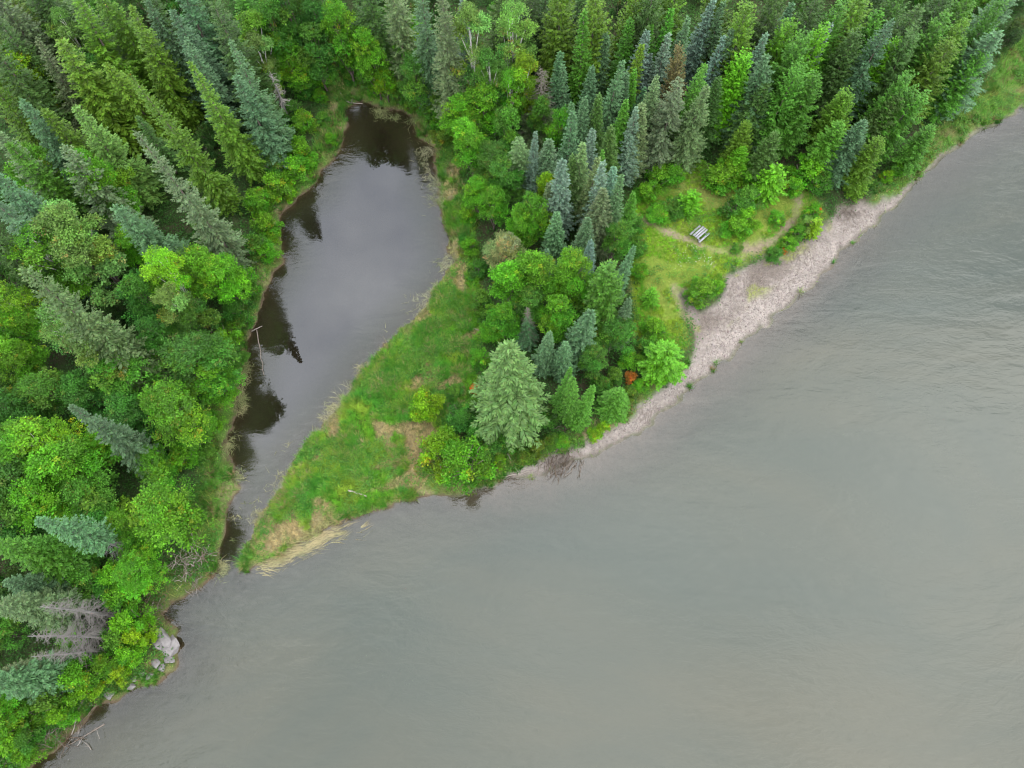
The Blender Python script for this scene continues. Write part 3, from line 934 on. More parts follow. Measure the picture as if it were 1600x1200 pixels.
# ------------------------------------------------------------------ trees: picture point of the tip (conifers) or of the crown's middle (broadleaves), height, radius
TREES = [
    # woods across the pond, upper part
    (190, 16, 17.6, 2.7, 'spruce', OL), (222, -8, 17.6, 2.6, 'spruce', BG), (270, 4, 17.6, 2.5, 'spruce', BG), (286, 52, 16, 2.5, 'spruce', BG),
    
    (361, 60, 16.8, 2.5, 'spruce', BG), (212, 178, 14.4, 2, 'spruce', DG), (330, 10, 16.8, 2.6, 'spruce', DG), 
    (403, 62, 13.8, 3.2, 'birch', BR), (408, 92, 12.9, 2.5, 'birch', PG), (15, 222, 18.4, 2.6, 'spruce', MG), (65, 270, 12, 3.0, 'broad', BR),
    (150, 275, 15.6, 3, 'birch', BR), (175, 300, 12, 2.6, 'broad', BR), (105, 372, 15.6, 3.9, 'birch', PG), (70, 395, 14.7, 3.5, 'birch', BR), (140, 410, 13.8, 3.2, 'broad', PG),
    (190, 308, 16.1, 3.3, 'fir', BG), (-8, 255, 17.6, 2.8, 'spruce', BG), (-4, 300, 16.8, 2.8, 'spruce', BG), (95, 235, 16, 2.6, 'spruce', GG), 
    (8, 330, 15.2, 2.6, 'spruce', DG),
    # under the upper corner
    (20, 25, 16.8, 2.9, 'spruce', OL), (80, 40, 14, 3.0, 'birch', PG), (105, 10, 16.8, 2.8, 'spruce', OL), (160, 40, 13, 3.0, 'broad', MG), (35, 75, 16, 2.7, 'spruce', GG),
    (85, 66, 16.8, 2.9, 'spruce', OL), (128, 70, 15.6, 2.8, 'birch', PG), (165, 80, 16, 2.7, 'spruce', OL), (48, 125, 13.8, 2.9, 'broad', YG), 
    (140, 130, 13.8, 2.8, 'broad', DP), (20, 120, 13, 3.0, 'broad', BR), (15, 165, 16, 2.7, 'spruce', BG), (70, 172, 16, 2.7, 'spruce', OL), (110, 165, 15.2, 2.7, 'spruce', PG),
    
    # middle
    (350, 425, 11, 2.8, 'broad', BR), (318, 418, 10.1, 3, 'broad', BR), (205, 380, 8.28, 2.5, 'broad', BR), (252, 425, 14.7, 2.7, 'birch', YG), (268, 470, 12.9, 2.4, 'birch', PG),
    (225, 460, 10.1, 2.7, 'broad', MG), (15, 470, 12.9, 3.2, 'birch', YG), (40, 500, 10.1, 2.7, 'broad', BR), (150, 545, 13.8, 3.7, 'birch', PG), (110, 510, 13.8, 3, 'birch', PG),
    (185, 580, 10.1, 2.8, 'broad', MG), (300, 505, 9.2, 2.6, 'broad', MG), (300, 560, 12, 3.3, 'broad', MG), (250, 525, 8.28, 2.6, 'broad', DP), (330, 590, 9, 2.2, 'broad', BR),
    (272, 640, 10, 3.3, 'broad', BR), (30, 570, 11, 3, 'broad', BR), (75, 610, 10.1, 3, 'broad', MG), (20, 640, 11, 2.8, 'broad', DP), (130, 615, 8.28, 2.6, 'broad', DP),
    (205, 640, 7.36, 2.6, 'broad', DP), (60, 690, 12, 3.5, 'birch', YG), (110, 730, 11, 3.2, 'broad', BR), (30, 745, 11, 3, 'broad', MG), (70, 780, 10.1, 3.2, 'broad', BR),
    (15, 710, 12.9, 2.8, 'birch', BR), (140, 770, 8.28, 2.7, 'broad', MG), (160, 690, 6.44, 2.5, 'broad', BR), (115, 800, 6.44, 2.4, 'broad', BR), (150, 805, 5.52, 2.4, 'broad', DP),
    (258, 790, 9.2, 3.5, 'broad', BR), (195, 820, 6.44, 2.4, 'broad', BR), (20, 810, 11, 2.8, 'broad', DP), (215, 890, 5.52, 2.5, 'broad', BR), (235, 720, 5.52, 2.2, 'broad', BR),
    (-5, 855, 12.3, 2.8, 'fir', MG), (45, 850, 9.72, 2.21, 'fir', MG), (-25, 935, 13, 2.72, 'fir', GG), (10, 905, 9.09, 2.12, 'fir', BG), (-30, 1060, 11.7, 2.72, 'fir', BG), (8, 1050, 8.42, 2.21, 'fir', GG),
    (0, -30, 18, 2.8, 'spruce', OL), (-20, -25, 19, 3.0, 'spruce', GG), (-60, -40, 19, 3.0, 'spruce', DG), (-55, 20, 19, 3.0, 'spruce', OL), (20, -70, 19, 3.0, 'spruce', DG), (70, -75, 19, 3.0, 'spruce', OL), (45, -35, 18, 2.8, 'spruce', DG), (90, -40, 18, 2.8, 'spruce', GG), (-25, 10, 18, 2.8, 'spruce', DG), (-40, 60, 18, 2.7, 'spruce', DG),
    (-35, 120, 18, 2.7, 'spruce', OL), (-30, 190, 17, 2.7, 'spruce', GG), (-50, 360, 16, 2.8, 'fir', DG), (-30, 410, 13, 2.8, 'broad', MG), (-30, 520, 13, 3.0, 'broad', BR), (-35, 600, 12, 3.0, 'broad', MG),
    (-25, 680, 12, 3.0, 'broad', DP), (-25, 770, 12, 3.0, 'broad', BR), (-20, 990, 8, 2.6, 'broad', MG), (150, -40, 18, 2.7, 'spruce', OL), (200, -45, 18, 2.7, 'spruce', DG), (255, -50, 18, 2.7, 'spruce', BG),
    (310, -40, 18, 2.6, 'spruce', DG), (365, -30, 17, 2.6, 'spruce', MG), (395, 0, 13, 2.8, 'broad', DP), (-15, 1110, 8, 2.5, 'broad', BR),
    # head of the pond
    (430, 45, 14, 3, 'broad', MG), (465, 25, 15, 3, 'broad', DP), (450, 95, 9, 2.6, 'broad', BR), (490, 75, 11, 2.8, 'broad', MG), (530, 45, 14, 3, 'broad', BR),
    (500, 20, 15, 3, 'broad', DP), (578, 80, 12, 2.6, 'broad', BR), (555, 75, 9, 2.4, 'broad', BR), (651, 116, 10, 2.7, 'broad', MG), (640, 60, 11, 2.6, 'broad', BR),
    (612, -40, 20.2, 2.6, 'spruce', GG), (655, -35, 20.2, 2.5, 'spruce', BG), (690, -30, 20.2, 2.6, 'spruce', GG), (716, -25, 19.3, 1.9, 'spruce', BL), (560, -60, 20.2, 2.8, 'spruce', DG),
    (742, 70, 19, 3.4, 'birch', PG), (800, 55, 18, 3.2, 'birch', PG), (770, 120, 15, 2.6, 'birch', MG), (828, -45, 20.2, 2.7, 'spruce', DG), (882, -30, 18.4, 3.4, 'pine', OL),
    (845, -60, 20.2, 2.8, 'spruce', DG), (700, 140, 7, 2.3, 'broad', MG),
    # strip between pond and clearing
    (800, 140, 13, 2.2, 'birch', BR), (822, 120, 14, 2.3, 'birch', YG), (877, 84, 13, 2, 'slim', BG), (887, 100, 12, 1.7, 'slim', BG), (922, 27, 17, 2.2, 'slim', MG),
    (947, 52, 13, 2, 'slim', BG), (927, 97, 12, 1.8, 'slim', BG), (960, 97, 15, 2.3, 'slim', BG), (982, 32, 15, 2.1, 'slim', MG), (1002, 47, 15, 2.1, 'slim', BL),
    (996, 64, 14, 2, 'slim', OL), (1020, 83, 11, 1.6, 'slim', BL), (1026, 42, 14, 2, 'slim', MG), (1048, 17, 15, 2.1, 'slim', MG), (1046, 53, 14, 2.1, 'slim', BL),
    (1080, 17, 15, 2.1, 'slim', BG), (1062, 50, 13, 1.8, 'slim', BG), (1108, 0, 15, 2, 'slim', BL), (1133, -4, 15, 2.1, 'slim', BG), (1134, 60, 13, 2, 'slim', BL),
    (1155, 48, 14, 2.1, 'slim', BG), (1192, 53, 14, 2, 'slim', BL), (982, 118, 12, 1.7, 'slim', BG), (995, 107, 12, 1.7, 'slim', MG), (998, 143, 10, 1.6, 'slim', BG),
    (1028, 108, 15.6, 2.6, 'spruce', GG), (1062, 120, 14.7, 2.4, 'spruce', GG), (1095, 98, 14.7, 2.4, 'spruce', MG), (980, 158, 12, 2, 'slim', MG), (998, 180, 12, 1.7, 'slim', BL),
    (1010, 165, 12, 2.1, 'slim', GG), (892, 152, 12, 1.4, 'slim', BG), (915, 157, 13, 1.8, 'slim', BG), (893, 183, 14, 2, 'slim', BG), (922, 200, 13, 1.6, 'slim', BL),
    (917, 217, 14, 2.1, 'slim', GG), (947, 233, 11, 1.4, 'slim', MG), (880, 237, 15, 2.1, 'slim', BL), (930, 248, 13, 1.7, 'slim', GG), (950, 253, 14, 2, 'slim', BL),
    (958, 257, 13, 1.7, 'slim', BL), (970, 278, 13, 1.6, 'slim', BG), (945, 298, 12, 2.2, 'slim', GG), (992, 302, 9, 1.5, 'slim', MG), (873, 337, 10, 2, 'slim', BG),
    (917, 343, 11, 2, 'slim', BG), (832, 213, 13, 1.5, 'slim', BL), (817, 213, 12, 2.4, 'spruce', GG), (850, 217, 12, 2.2, 'slim', BG), (925, 375, 11, 1.6, 'slim', BL),
    (955, 408, 9, 1.4, 'slim', BG), (980, 386, 13, 1.3, 'slim', BG), (986, 474, 10, 1.3, 'slim', BG), (856, 388, 8, 1.4, 'slim', BG), (912, 478, 13, 2.2, 'slim', BG),
    (854, 520, 10, 1.5, 'slim', BG), (888, 528, 10, 1.7, 'slim', BG), (882, 583, 12, 1.35, 'slim', MG), (904, 583, 13, 1.3, 'slim', MG), (918, 612, 11, 1.3, 'slim', MG),
    (950, 432, 12.9, 2.9, 'pine', MG), (905, 245, 12, 1.8, 'slim', DG), (940, 150, 13, 2.3, 'slim', DG), (960, 200, 12, 2.1, 'slim', DG), (865, 290, 10, 1.8, 'slim', GG),
    (832, 335, 10, 2.6, 'broad', BR), (857, 292, 10, 1.8, 'broad', YG), (812, 345, 9, 2, 'broad', BR), (872, 200, 11, 2, 'broad', BR), (843, 180, 10, 1.8, 'broad', MG),
    (720, 180, 10, 2.6, 'broad', BR), (755, 175, 11, 2.6, 'broad', BR), (735, 225, 10, 2.6, 'broad', BR), (765, 255, 10, 2.5, 'broad', MG), (748, 300, 8, 2.2, 'broad', BR),
    (770, 320, 8, 2.2, 'broad', BR), (790, 280, 10, 2.2, 'broad', MG), (790, 210, 11, 2.3, 'broad', MG), (960, 370, 9, 1.8, 'broad', MG),
    (790, 388, 7, 2.6, 'broad', SG), (800, 440, 11, 2.8, 'broad', BR), (842, 430, 12, 2.6, 'broad', BR), (893, 425, 12, 2.6, 'broad', BR), (868, 490, 10, 2.2, 'broad', BR),
    (788, 490, 9, 2.4, 'broad', BR), (825, 470, 9, 2.2, 'broad', MG), (930, 460, 10, 2, 'broad', BR), (960, 520, 8, 2, 'broad', MG), (930, 560, 7, 2, 'broad', MG),
    # woods behind the clearing
    (1160, 90, 12.9, 2.6, 'pine', BR), (1212, 87, 14.7, 2.8, 'spruce', BG), (1243, 14, 14, 2.1, 'slim', BG), (1233, 36, 13.8, 2.4, 'pine', BR), (1263, 50, 15.6, 3, 'pine', MG),
    (1285, 46, 14.7, 2.6, 'pine', BR), (1295, 27, 15, 1.8, 'slim', BL), (1313, 20, 15.6, 2.8, 'pine', MG), (1340, -10, 15.6, 3, 'pine', OL), (1377, 23, 13.8, 2.6, 'pine', MG),
    (1397, 37, 14.7, 2.9, 'spruce', BG), (1400, 60, 12.9, 2, 'pine', BR), (1372, 75, 12, 2.2, 'pine', BR), (1410, 122, 12, 2.6, 'pine', MG), (1427, 146, 11, 2.6, 'pine', MG),
    (1333, 147, 10.1, 2.6, 'pine', OL), (1317, 193, 9.2, 2.4, 'pine', MG), (1349, 193, 10.1, 2.2, 'spruce', BG), (1482, 28, 14.7, 3, 'pine', MG), (1511, 28, 13.8, 2.2, 'pine', OL),
    (1514, 62, 12.9, 2.4, 'spruce', MG), (1482, 72, 12.9, 2.8, 'pine', OL), (1563, 13, 13.8, 2.4, 'pine', MG), (1560, 44, 13.8, 2.8, 'spruce', BG), (1463, 197, 8.28, 2, 'pine', MG),
    (1213, 203, 9.2, 2, 'pine', DG), (1170, 192, 8.28, 1.7, 'pine', OL), (1160, 233, 5.52, 1.7, 'pine', BR), (1200, 130, 13.8, 2.6, 'spruce', DG), (1245, 110, 13.8, 2.4, 'pine', MG),
    (1345, 60, 13.8, 2.6, 'pine', DG), (1440, 60, 13.8, 2.6, 'pine', DG), (1440, 10, 14.7, 3, 'spruce', DG), (1280, 120, 12.9, 2.4, 'pine', MG), (1395, 150, 10.1, 2.2, 'pine', DG),
    (1100, 130, 12.9, 2.4, 'spruce', GG), (1130, 120, 12, 2.2, 'spruce', DG), (1370, 10, 13.8, 2.6, 'spruce', DG), (1530, 90, 10.1, 2.2, 'pine', MG), (1180, 15, 16.6, 3, 'pine', OL),
    (1420, -15, 15.6, 2.8, 'pine', DG), (1280, -10, 16.6, 2.8, 'pine', DG), (1590, -25, 13.8, 2.8, 'spruce', BG), (1530, -20, 14.7, 2.6, 'pine', MG), (1215, -25, 16.6, 3, 'pine', DG),
    (940, -20, 17.5, 3, 'pine', OL), (985, -30, 17.5, 2.8, 'pine', OL), (1020, -20, 17.5, 2.8, 'pine', DG), (1070, -40, 17.5, 2.8, 'pine', OL),
    (1150, -40, 17.5, 2.8, 'pine', OL), (905, -10, 17.5, 2.8, 'spruce', DG), (1480, -25, 15.6, 2.8, 'pine', DG), (1390, -60, 15.6, 2.8, 'pine', DG), (780, -50, 18.4, 2.7, 'spruce', DG),
]
for t in TREES:
    plant(*t)

HAND = [  # trees one would point out
    (226, 103, 22.7, 3.0, 'spruce', OL, 'bright olive spruce standing beside the tallest grey-green spruce'),
    (300, 95, 18.5, 2.9, 'spruce', OL, 'olive spruce between the bright olive spruce and the bleached snag'),
    (372, 118, 15.1, 2.5, 'spruce', BG, 'blue-green spruce rising right beside the bleached snag'),
    (223, 193, 25, 2.7, 'spruce', GG, 'tallest grey-green spruce leaning out beside the still pond'),
    (28, 430, 24, 3.3, 'fir', GG, 'broad pale grey-green spruce among birches across the pond'),
    (115, 650, 15.9, 2.3, 'spruce', BG, 'lone blue-green spruce among bright broadleaf trees near the pond outlet'),
    (60, 819, 15.6, 1.75, 'highcrown', BG, 'blue-green spruce jutting over shrubs above the brush pile at pond outlet'),
    (801, 534, 20, 4.5, 'fir', 'silvery green', 'widest spreading fir on the point above the river'),
    (600, 122, 6, 1.9, 'broad', YG, 'yellow-green round tree at the head of the pond'),
    (663, 632, 4.0, 2.2, 'shrub', YG, 'round yellow-green bush alone in the meadow'),
    (688, 706, 5.2, 2.9, 'shrub', YG, 'yellow-green bush at the meadow corner, touching a larger green bush'),
    (730, 722, 7.0, 3.4, 'shrub', BR, 'large green bush overhanging the river beside the meadow'),
    (1045, 548, 5.5, 2.7, 'pine', BR, 'rounded bright green pine standing on the upper beach'),
    (970, 612, 7, 2.3, 'fir', MG, 'low wide young fir at the beach edge by the point'),
    (1378, 218, 9, 2.2, 'pine', OL, 'yellowish pine on the bank over the exposed roots'),
    (1083, 67, 15, 2.0, 'pine', 'rust brown', 'bronze-brown dying pine in the woods behind the clearing'),
]
for t in HAND:
    o = plant(*t)
    if t[4] == 'highcrown':
        dm = PROTO['dead'][1]
        d = link('dead_branches', dm[0], M_DEAD, o, (1, 1, 1))
        d.scale = (1.6 / dm[3], 1.6 / dm[3], 0.75 * 14 / dm[2])

# dead trees
plant(418, 106, 9.1, 1.3, 'dead', 'grey', 'bleached bare snag standing by the head of the pond', 2)
plant(62, 950, 12, 2.0, 'dead', 'grey', 'grey dead spruce above the boulders, first of three from the brush piles', 0)
plant(55, 988, 12, 1.8, 'dead', 'grey', 'grey dead spruce above the boulders, middle one of three', 1)
plant(50, 1013, 11, 1.5, 'dead', 'grey', 'thin dead spruce above the boulders, closest of three to the leaning log', 0)


def part_dead(px, py, h, r, live, colour, label, kind='spruce'):
    """spruce whose upper part has died: bare top over a green skirt"""
    root = plant(px, py, h, r, kind, colour, label)
    dm = PROTO['dead'][1]
    root.children[0].scale = (1, 1, live)
    d = link('dead_top', dm[0], M_DEAD, root, (0.72, 0.70, 0.58))
    H, R = PROTO[kind][0][2], PROTO[kind][0][3]
    d.scale = (0.95 * R / dm[3], 0.95 * R / dm[3], H / dm[2])
    return root


part_dead(848, 108, 12.5, 3.2, 0.6, GG, 'dead-topped brown spruce with a green skirt, between birches and slender spruces')
part_dead(829, 480, 9, 1.5, 0.72, BG, 'small spruce with a bare grey top behind the widest fir', 'slim')

# shrubs and young conifers
SHRUBS = [
    (1083, 302, 3.6, 1.7, 'young', BR), (1213, 262, 5.0, 2.3, 'young', BR), (1022, 452, 3.4, 1.1, 'young', BR), (1050, 325, 2.0, 2.2, 'shrub', MG), (1030, 335, 1.6, 1.8, 'shrub', BR),
    (1150, 325, 3.2, 2.4, 'shrub', MG), (1170, 310, 3.2, 2.2, 'shrub', MG), (1152, 352, 2.6, 2, 'shrub', BR), (1165, 340, 3.0, 1.9, 'shrub', BR), (1150, 388, 1.1, 0.9, 'shrub', MG),
    (1215, 340, 1.5, 1.6, 'shrub', BR), (1245, 365, 2.2, 1.6, 'shrub', BR), (1258, 350, 2.6, 1.3, 'shrub', PG), (1232, 380, 1.8, 1.3, 'shrub', BR), (1268, 335, 3.0, 1.5, 'shrub', BR), (1280, 345, 2.8, 1.2, 'young', YG),
    (1208, 396, 1.8, 1.5, 'shrub', MG), (1100, 452, 2.0, 2.4, 'shrub', BR), (1086, 462, 1.6, 1.7, 'shrub', BR), (1120, 445, 1.7, 1.5, 'shrub', BR), 
    (1150, 265, 3.5, 2.7, 'shrub', BR), (1120, 275, 3.2, 2.5, 'shrub', BR), (1180, 270, 3.2, 2.2, 'shrub', BR), (1262, 270, 4.0, 2.5, 'shrub', BR), (1280, 285, 3.5, 2.2, 'shrub', MG), (1240, 290, 2.5, 1.8, 'shrub', BR),
    (1030, 278, 3.0, 2.2, 'shrub', BR), (1050, 268, 3.0, 2, 'shrub', BR), (1010, 300, 2.5, 1.8, 'shrub', BR), (990, 350, 3.0, 1.7, 'shrub', MG), (995, 385, 3.0, 1.7, 'shrub', MG), (1000, 425, 2.2, 1.5, 'shrub', BR),
    (1000, 600, 1.2, 1.1, 'shrub', BR), (1025, 515, 2.6, 1.9, 'shrub', BR), (1010, 540, 2.4, 1.7, 'shrub', MG), (985, 560, 2.2, 1.7, 'shrub', BR),
    (720, 650, 2.6, 1.8, 'shrub', DP), (740, 635, 2.2, 1.6, 'shrub', MG), (745, 680, 2.4, 1.7, 'shrub', DP), (710, 610, 1.6, 1.3, 'shrub', MG), (755, 705, 2.0, 1.5, 'shrub', MG),
    (750, 560, 2.2, 1.6, 'shrub', BR), (765, 590, 2.0, 1.4, 'shrub', DP), (880, 690, 1.4, 1.1, 'shrub', BR), (930, 680, 1.2, 1.2, 'shrub', YG), (945, 665, 1.2, 1.0, 'shrub', YG), (780, 720, 1.4, 1.0, 'shrub', YG),
    (790, 690, 2.2, 1.6, 'shrub', MG), (770, 700, 2.0, 1.5, 'shrub', DP), (850, 655, 2.4, 1.5, 'shrub', DP), (865, 640, 2.4, 1.5, 'shrub', DG), (945, 630, 2.0, 1.3, 'shrub', DP), (960, 590, 2.4, 1.6, 'shrub', MG),
    (985, 615, 1.6, 1.2, 'shrub', OL), (940, 600, 2.4, 1.5, 'shrub', MG), (905, 660, 1.6, 1.2, 'shrub', MG), (860, 690, 1.6, 1.2, 'shrub', OL), (820, 715, 1.8, 1.3, 'shrub', OL), (840, 700, 2.2, 1.3, 'shrub', OL),
    (765, 520, 2.6, 1.8, 'shrub', BR), (755, 470, 2.5, 1.7, 'shrub', MG), (745, 420, 2.2, 1.5, 'shrub', MG), (735, 385, 2.2, 1.5, 'shrub', BR), (728, 335, 2.4, 1.5, 'shrub', BR),
    (690, 215, 2.2, 1.5, 'shrub', OL), (670, 175, 2.4, 1.7, 'shrub', MG), (690, 190, 2.6, 1.7, 'shrub', BR),
    (530, 95, 3.0, 2.0, 'shrub', MG), (510, 105, 2.6, 1.8, 'shrub', DP), (545, 118, 1.8, 1.5, 'shrub', MG), (520, 85, 3.4, 2.0, 'shrub', MG), (585, 140, 2.2, 1.5, 'shrub', BR), (640, 165, 1.8, 1.4, 'shrub', OL),
    (500, 150, 1.8, 1.4, 'shrub', BR), (505, 185, 1.6, 1.3, 'shrub', MG), (515, 215, 1.4, 1.2, 'shrub', BR), (485, 255, 1.8, 1.4, 'shrub', BR), (450, 300, 1.8, 1.3, 'shrub', YG), (425, 365, 1.6, 1.2, 'shrub', YG), (495, 115, 3.2, 2.1, 'shrub', BR), (470, 135, 3.0, 2.0, 'shrub', MG), (560, 105, 2.6, 1.8, 'shrub', BR), (620, 150, 2.4, 1.6, 'shrub', MG),
    (455, 175, 3.4, 2.1, 'shrub', MG), (475, 190, 3.0, 2.1, 'shrub', BR), (445, 215, 3.6, 2.3, 'shrub', BR), (470, 235, 3.0, 2.0, 'shrub', BR), (430, 260, 3.4, 2.1, 'shrub', MG), (460, 265, 3.2, 2.0, 'shrub', BR),
    (430, 290, 3.4, 2.1, 'shrub', BR), (405, 315, 3.6, 2.2, 'shrub', BR), (415, 350, 3.2, 2.1, 'shrub', BR), (400, 385, 3.4, 2.2, 'shrub', MG), (415, 395, 2.6, 1.7, 'shrub', BR),
    (380, 435, 3.0, 2.0, 'shrub', BR), (395, 455, 2.6, 1.7, 'shrub', MG), (370, 480, 3.2, 2.1, 'shrub', MG), (380, 505, 2.4, 1.6, 'shrub', MG), (350, 530, 3.2, 2.1, 'shrub', BR),
    (365, 555, 2.4, 1.6, 'shrub', MG), (345, 610, 2.8, 1.8, 'shrub', BR), (325, 655, 2.8, 1.9, 'shrub', BR), (310, 695, 2.6, 1.9, 'shrub', MG), (285, 715, 2.8, 2.0, 'shrub', BR), (260, 735, 2.8, 2.0, 'shrub', BR),
    (232, 850, 2.6, 1.7, 'shrub', BR), (200, 860, 3.0, 2.0, 'shrub', MG), (180, 900, 3.2, 2.1, 'shrub', BR), (160, 930, 2.8, 2.0, 'shrub', DP), (190, 930, 4.34, 2.0, 'shrub', BR), (135, 905, 3.4, 2.1, 'shrub', MG),
    (205, 970, 4.34, 2.1, 'shrub', BR), (215, 990, 3.41, 1.7, 'shrub', YG), (185, 1000, 4.03, 1.9, 'shrub', MG), (200, 1020, 3.72, 1.7, 'shrub', BR), (170, 1035, 3.72, 1.7, 'shrub', BR), (185, 1050, 2.79, 1.4, 'shrub', YG),
    (135, 1045, 4.34, 1.9, 'shrub', BR), (120, 1062, 4.34, 1.9, 'shrub', BR), (140, 1075, 2.79, 1.4, 'shrub', YG), (85, 1095, 4.65, 2.0, 'shrub', MG), (55, 1110, 3.2, 2.0, 'shrub', BR), (95, 1110, 3.72, 1.7, 'shrub', BR),
    (25, 1125, 3.4, 2.1, 'shrub', BR), (40, 1150, 2.8, 1.9, 'shrub', MG), (15, 1165, 3.0, 2.0, 'shrub', BR), (35, 1180, 2.4, 1.6, 'shrub', BR), (5, 1195, 2.8, 1.9, 'shrub', MG), (110, 1000, 2.4, 1.7, 'shrub', BR),
    (90, 975, 2.4, 1.6, 'shrub', MG), (1430, 240, 2.2, 1.6, 'shrub', MG), (1405, 262, 2.2, 1.4, 'shrub', BR), (1385, 275, 1.8, 1.2, 'shrub', YG), (1345, 285, 2.2, 1.5, 'young', OL),
    (985, 590, 1.3, 1.0, 'shrub', 'orange'), (1276, 330, 1.6, 0.8, 'shrub', 'orange'), (740, 607, 1.0, 0.7, 'shrub', 'orange'), (1224, 392, 0.9, 0.6, 'shrub', 'orange'),
]
HL = {'orange': ['orange-leaved bush at the top of the beach below the bright pine', 'rust-orange bush beside exposed roots at the end of the trail',
                 'small orange bush beside the widest fir', 'tiny orange bush at the bank between clearing and gravel']}
for t in SHRUBS:
    lab = HL['orange'].pop(0) if t[5] == 'orange' else None
    plant(*t, lab)

# low trees and shrubs that close the gaps in the woods
taken = np.array([(p[4], p[5]) for p in PLANTS])
frng = np.random.default_rng(4)
fills = 0
for _ in range(6000):
    x, y = frng.uniform(-66, 78), frng.uniform(-14, 92)
    q = (np.array([x]), np.array([y]))
    sd_ = float(interp(SD, *q)[0])
    if sd_ < 2.6 or float(interp(grassy, *q)[0]) > 0.3 or float(interp(beach, *q)[0]) > 0.1:
        continue
    if sdist(q[0], q[1], CLEARING)[0] > -1.5 or sdist(q[0], q[1], BEACH)[0] > -1.2:
        continue
    # within the picture?
    dz = -CAM_H
    cz = -(y * -ST + dz * CT)
    u, v = x / cz * FPX, (y * CT + dz * ST) / cz * FPX
    if abs(u) > 830 or abs(v) > 640:
        continue
    if np.min((taken[:, 0] - x) ** 2 + (taken[:, 1] - y) ** 2) < 2.3 ** 2:
        continue
    h = frng.uniform(2.6, 5.5)
    plant(0, 0, h, frng.uniform(1.5, 2.1), 'shrub', str(frng.choice([MG, DP, DG, DG])), world=(x, y))  # mostly dark greens, painting the shade of the gaps into the leaves
    taken = np.vstack([taken, (x, y)])
    fills += 1
    if fills >= 150:
        break

# labels: each plant is told by its look, its wood and its rank from something one can find
ZONES = [('between the pond and the clearing', 'the picnic table', at(1093, 366)), ('in the woods behind the clearing', 'the picnic table', at(1093, 366)),
         ('at the head of the pond', 'the bleached snag', at(436, 196)), ('in the woods across the pond', 'the pond outlet', at(355, 880)),
         ('on the bank by the boulders', 'the pale boulder', at(258, 1006)), ('around the clearing', 'the picnic table', at(1093, 366)),
         ('on the point above the river', 'the meadow', at(600, 680)), ('on the pond shore', 'the pond outlet', at(355, 880))]
GROUPS = ['trees of the strip between pond and clearing', 'woods behind the clearing', 'trees at the head of the pond', 'woods across the pond',
          'plants on the boulder bank', 'plants of the clearing', 'plants on the point', 'plants along the pond shore']


def zone_of(p):
    x, y, kind = p[4], p[5], p[1]
    dz = -CAM_H
    cz = y * ST - dz * CT
    u, v = 800 + x / cz * FPX, 600 - (y * CT + dz * ST) / cz * FPX
    q = (np.array([x]), np.array([y]))
    if sdist(*q, CLEARING)[0] > -2.5:
        return 5
    if v > 830 and u < 360:
        return 4
    if u < 480 and v > 150:
        return 7 if float(interp(SD, *q)[0]) < 5 else 3
    if u < 440:
        return 3
    if v < 230 and u < 800:
        return 2
    if u > 1010 or (v < 190 and u > 860):
        return 1
    if v > 520:
        return 6
    return 0


ORD = ['nearest', 'second nearest', 'third nearest', 'fourth nearest', 'fifth nearest', 'sixth nearest', 'seventh nearest', 'eighth nearest', 'ninth nearest', 'tenth nearest']
buckets = {}
for p in PLANTS:
    zid = zone_of(p)
    p[0]['category'] = WORD[p[1]][2]
    p[0]['group'] = GROUPS[zid]
    if p[6]:
        p[0]['label'] = p[6]
        continue
    if p[1] == 'shrub':
        size = 'big ' if p[3] > 3.0 else 'low '
    elif p[1] in ('young',):
        size = ''
    else:
        size = 'tall ' if p[3] >= 17 else ('short ' if p[3] < 10 else '')
    buckets.setdefault((size, p[2], p[1], zid), []).append(p)
for (size, colour, kind, zid), ps in buckets.items():
    where, mark, (mx_, my_) = ZONES[zid]
    ps.sort(key=lambda p: (p[4] - mx_) ** 2 + (p[5] - my_) ** 2)
    for i, p in enumerate(ps):
        rank = ORD[i] if i < 10 else '%dth nearest' % (i + 1) if i + 1 not in (21, 22, 23, 31, 32, 33) else '%d%s nearest' % (i + 1, {1: 'st', 2: 'nd', 3: 'rd'}[(i + 1) % 10])
        if len(ps) == 1:
            p[0]['label'] = '%s%s %s %s, the only one there' % (size, colour, WORD[kind][1], where)
        else:
            p[0]['label'] = '%s%s %s %s, %s %s' % (size, colour, WORD[kind][1], where, rank, mark)

# ------------------------------------------------------------------ woods beyond the frame: one mass
fg = np.random.default_rng(12)
fp = []
for _ in range(5200):
    x, y = fg.uniform(-170, 190), fg.uniform(-70, 230)
    q = (np.array([x]), np.array([y]))
    dz = -CAM_H
    cz = y * ST - dz * CT
    u, v = x / cz * FPX, (y * CT + dz * ST) / cz * FPX
    # keep clear of what the photograph shows (tips included)
    if abs(u) < 850 and -700 < v < 655 or float(interp(SD, *q)[0]) < 3:
        continue
    czt = y * ST - (20 - CAM_H) * CT
    if abs(x / czt * FPX) < 800 and abs((y * CT + (20 - CAM_H) * ST) / czt * FPX) < 600:
        continue
    if len(fp) and np.min((np.array(fp)[:, 0] - x) ** 2 + (np.array(fp)[:, 1] - y) ** 2) < 3.6 ** 2:
        continue
    fp.append((x, y))
fp = np.array(fp)
fz = interp(Z, fp[:, 0], fp[:, 1])
pts_me = np_mesh('forest', np.column_stack([fp, fz]), np.zeros((0, 3), int)) if False else bpy.data.meshes.new('forest')
pts_me.from_pydata([tuple(map(float, (a[0], a[1], b))) for a, b in zip(fp, fz)], [], [])
forest = link('forest', pts_me)
tag(forest, 'dark conifer woods running on beyond the trees in view', 'forest', kind='stuff')
src = bpy.data.collections.new('forest_source')
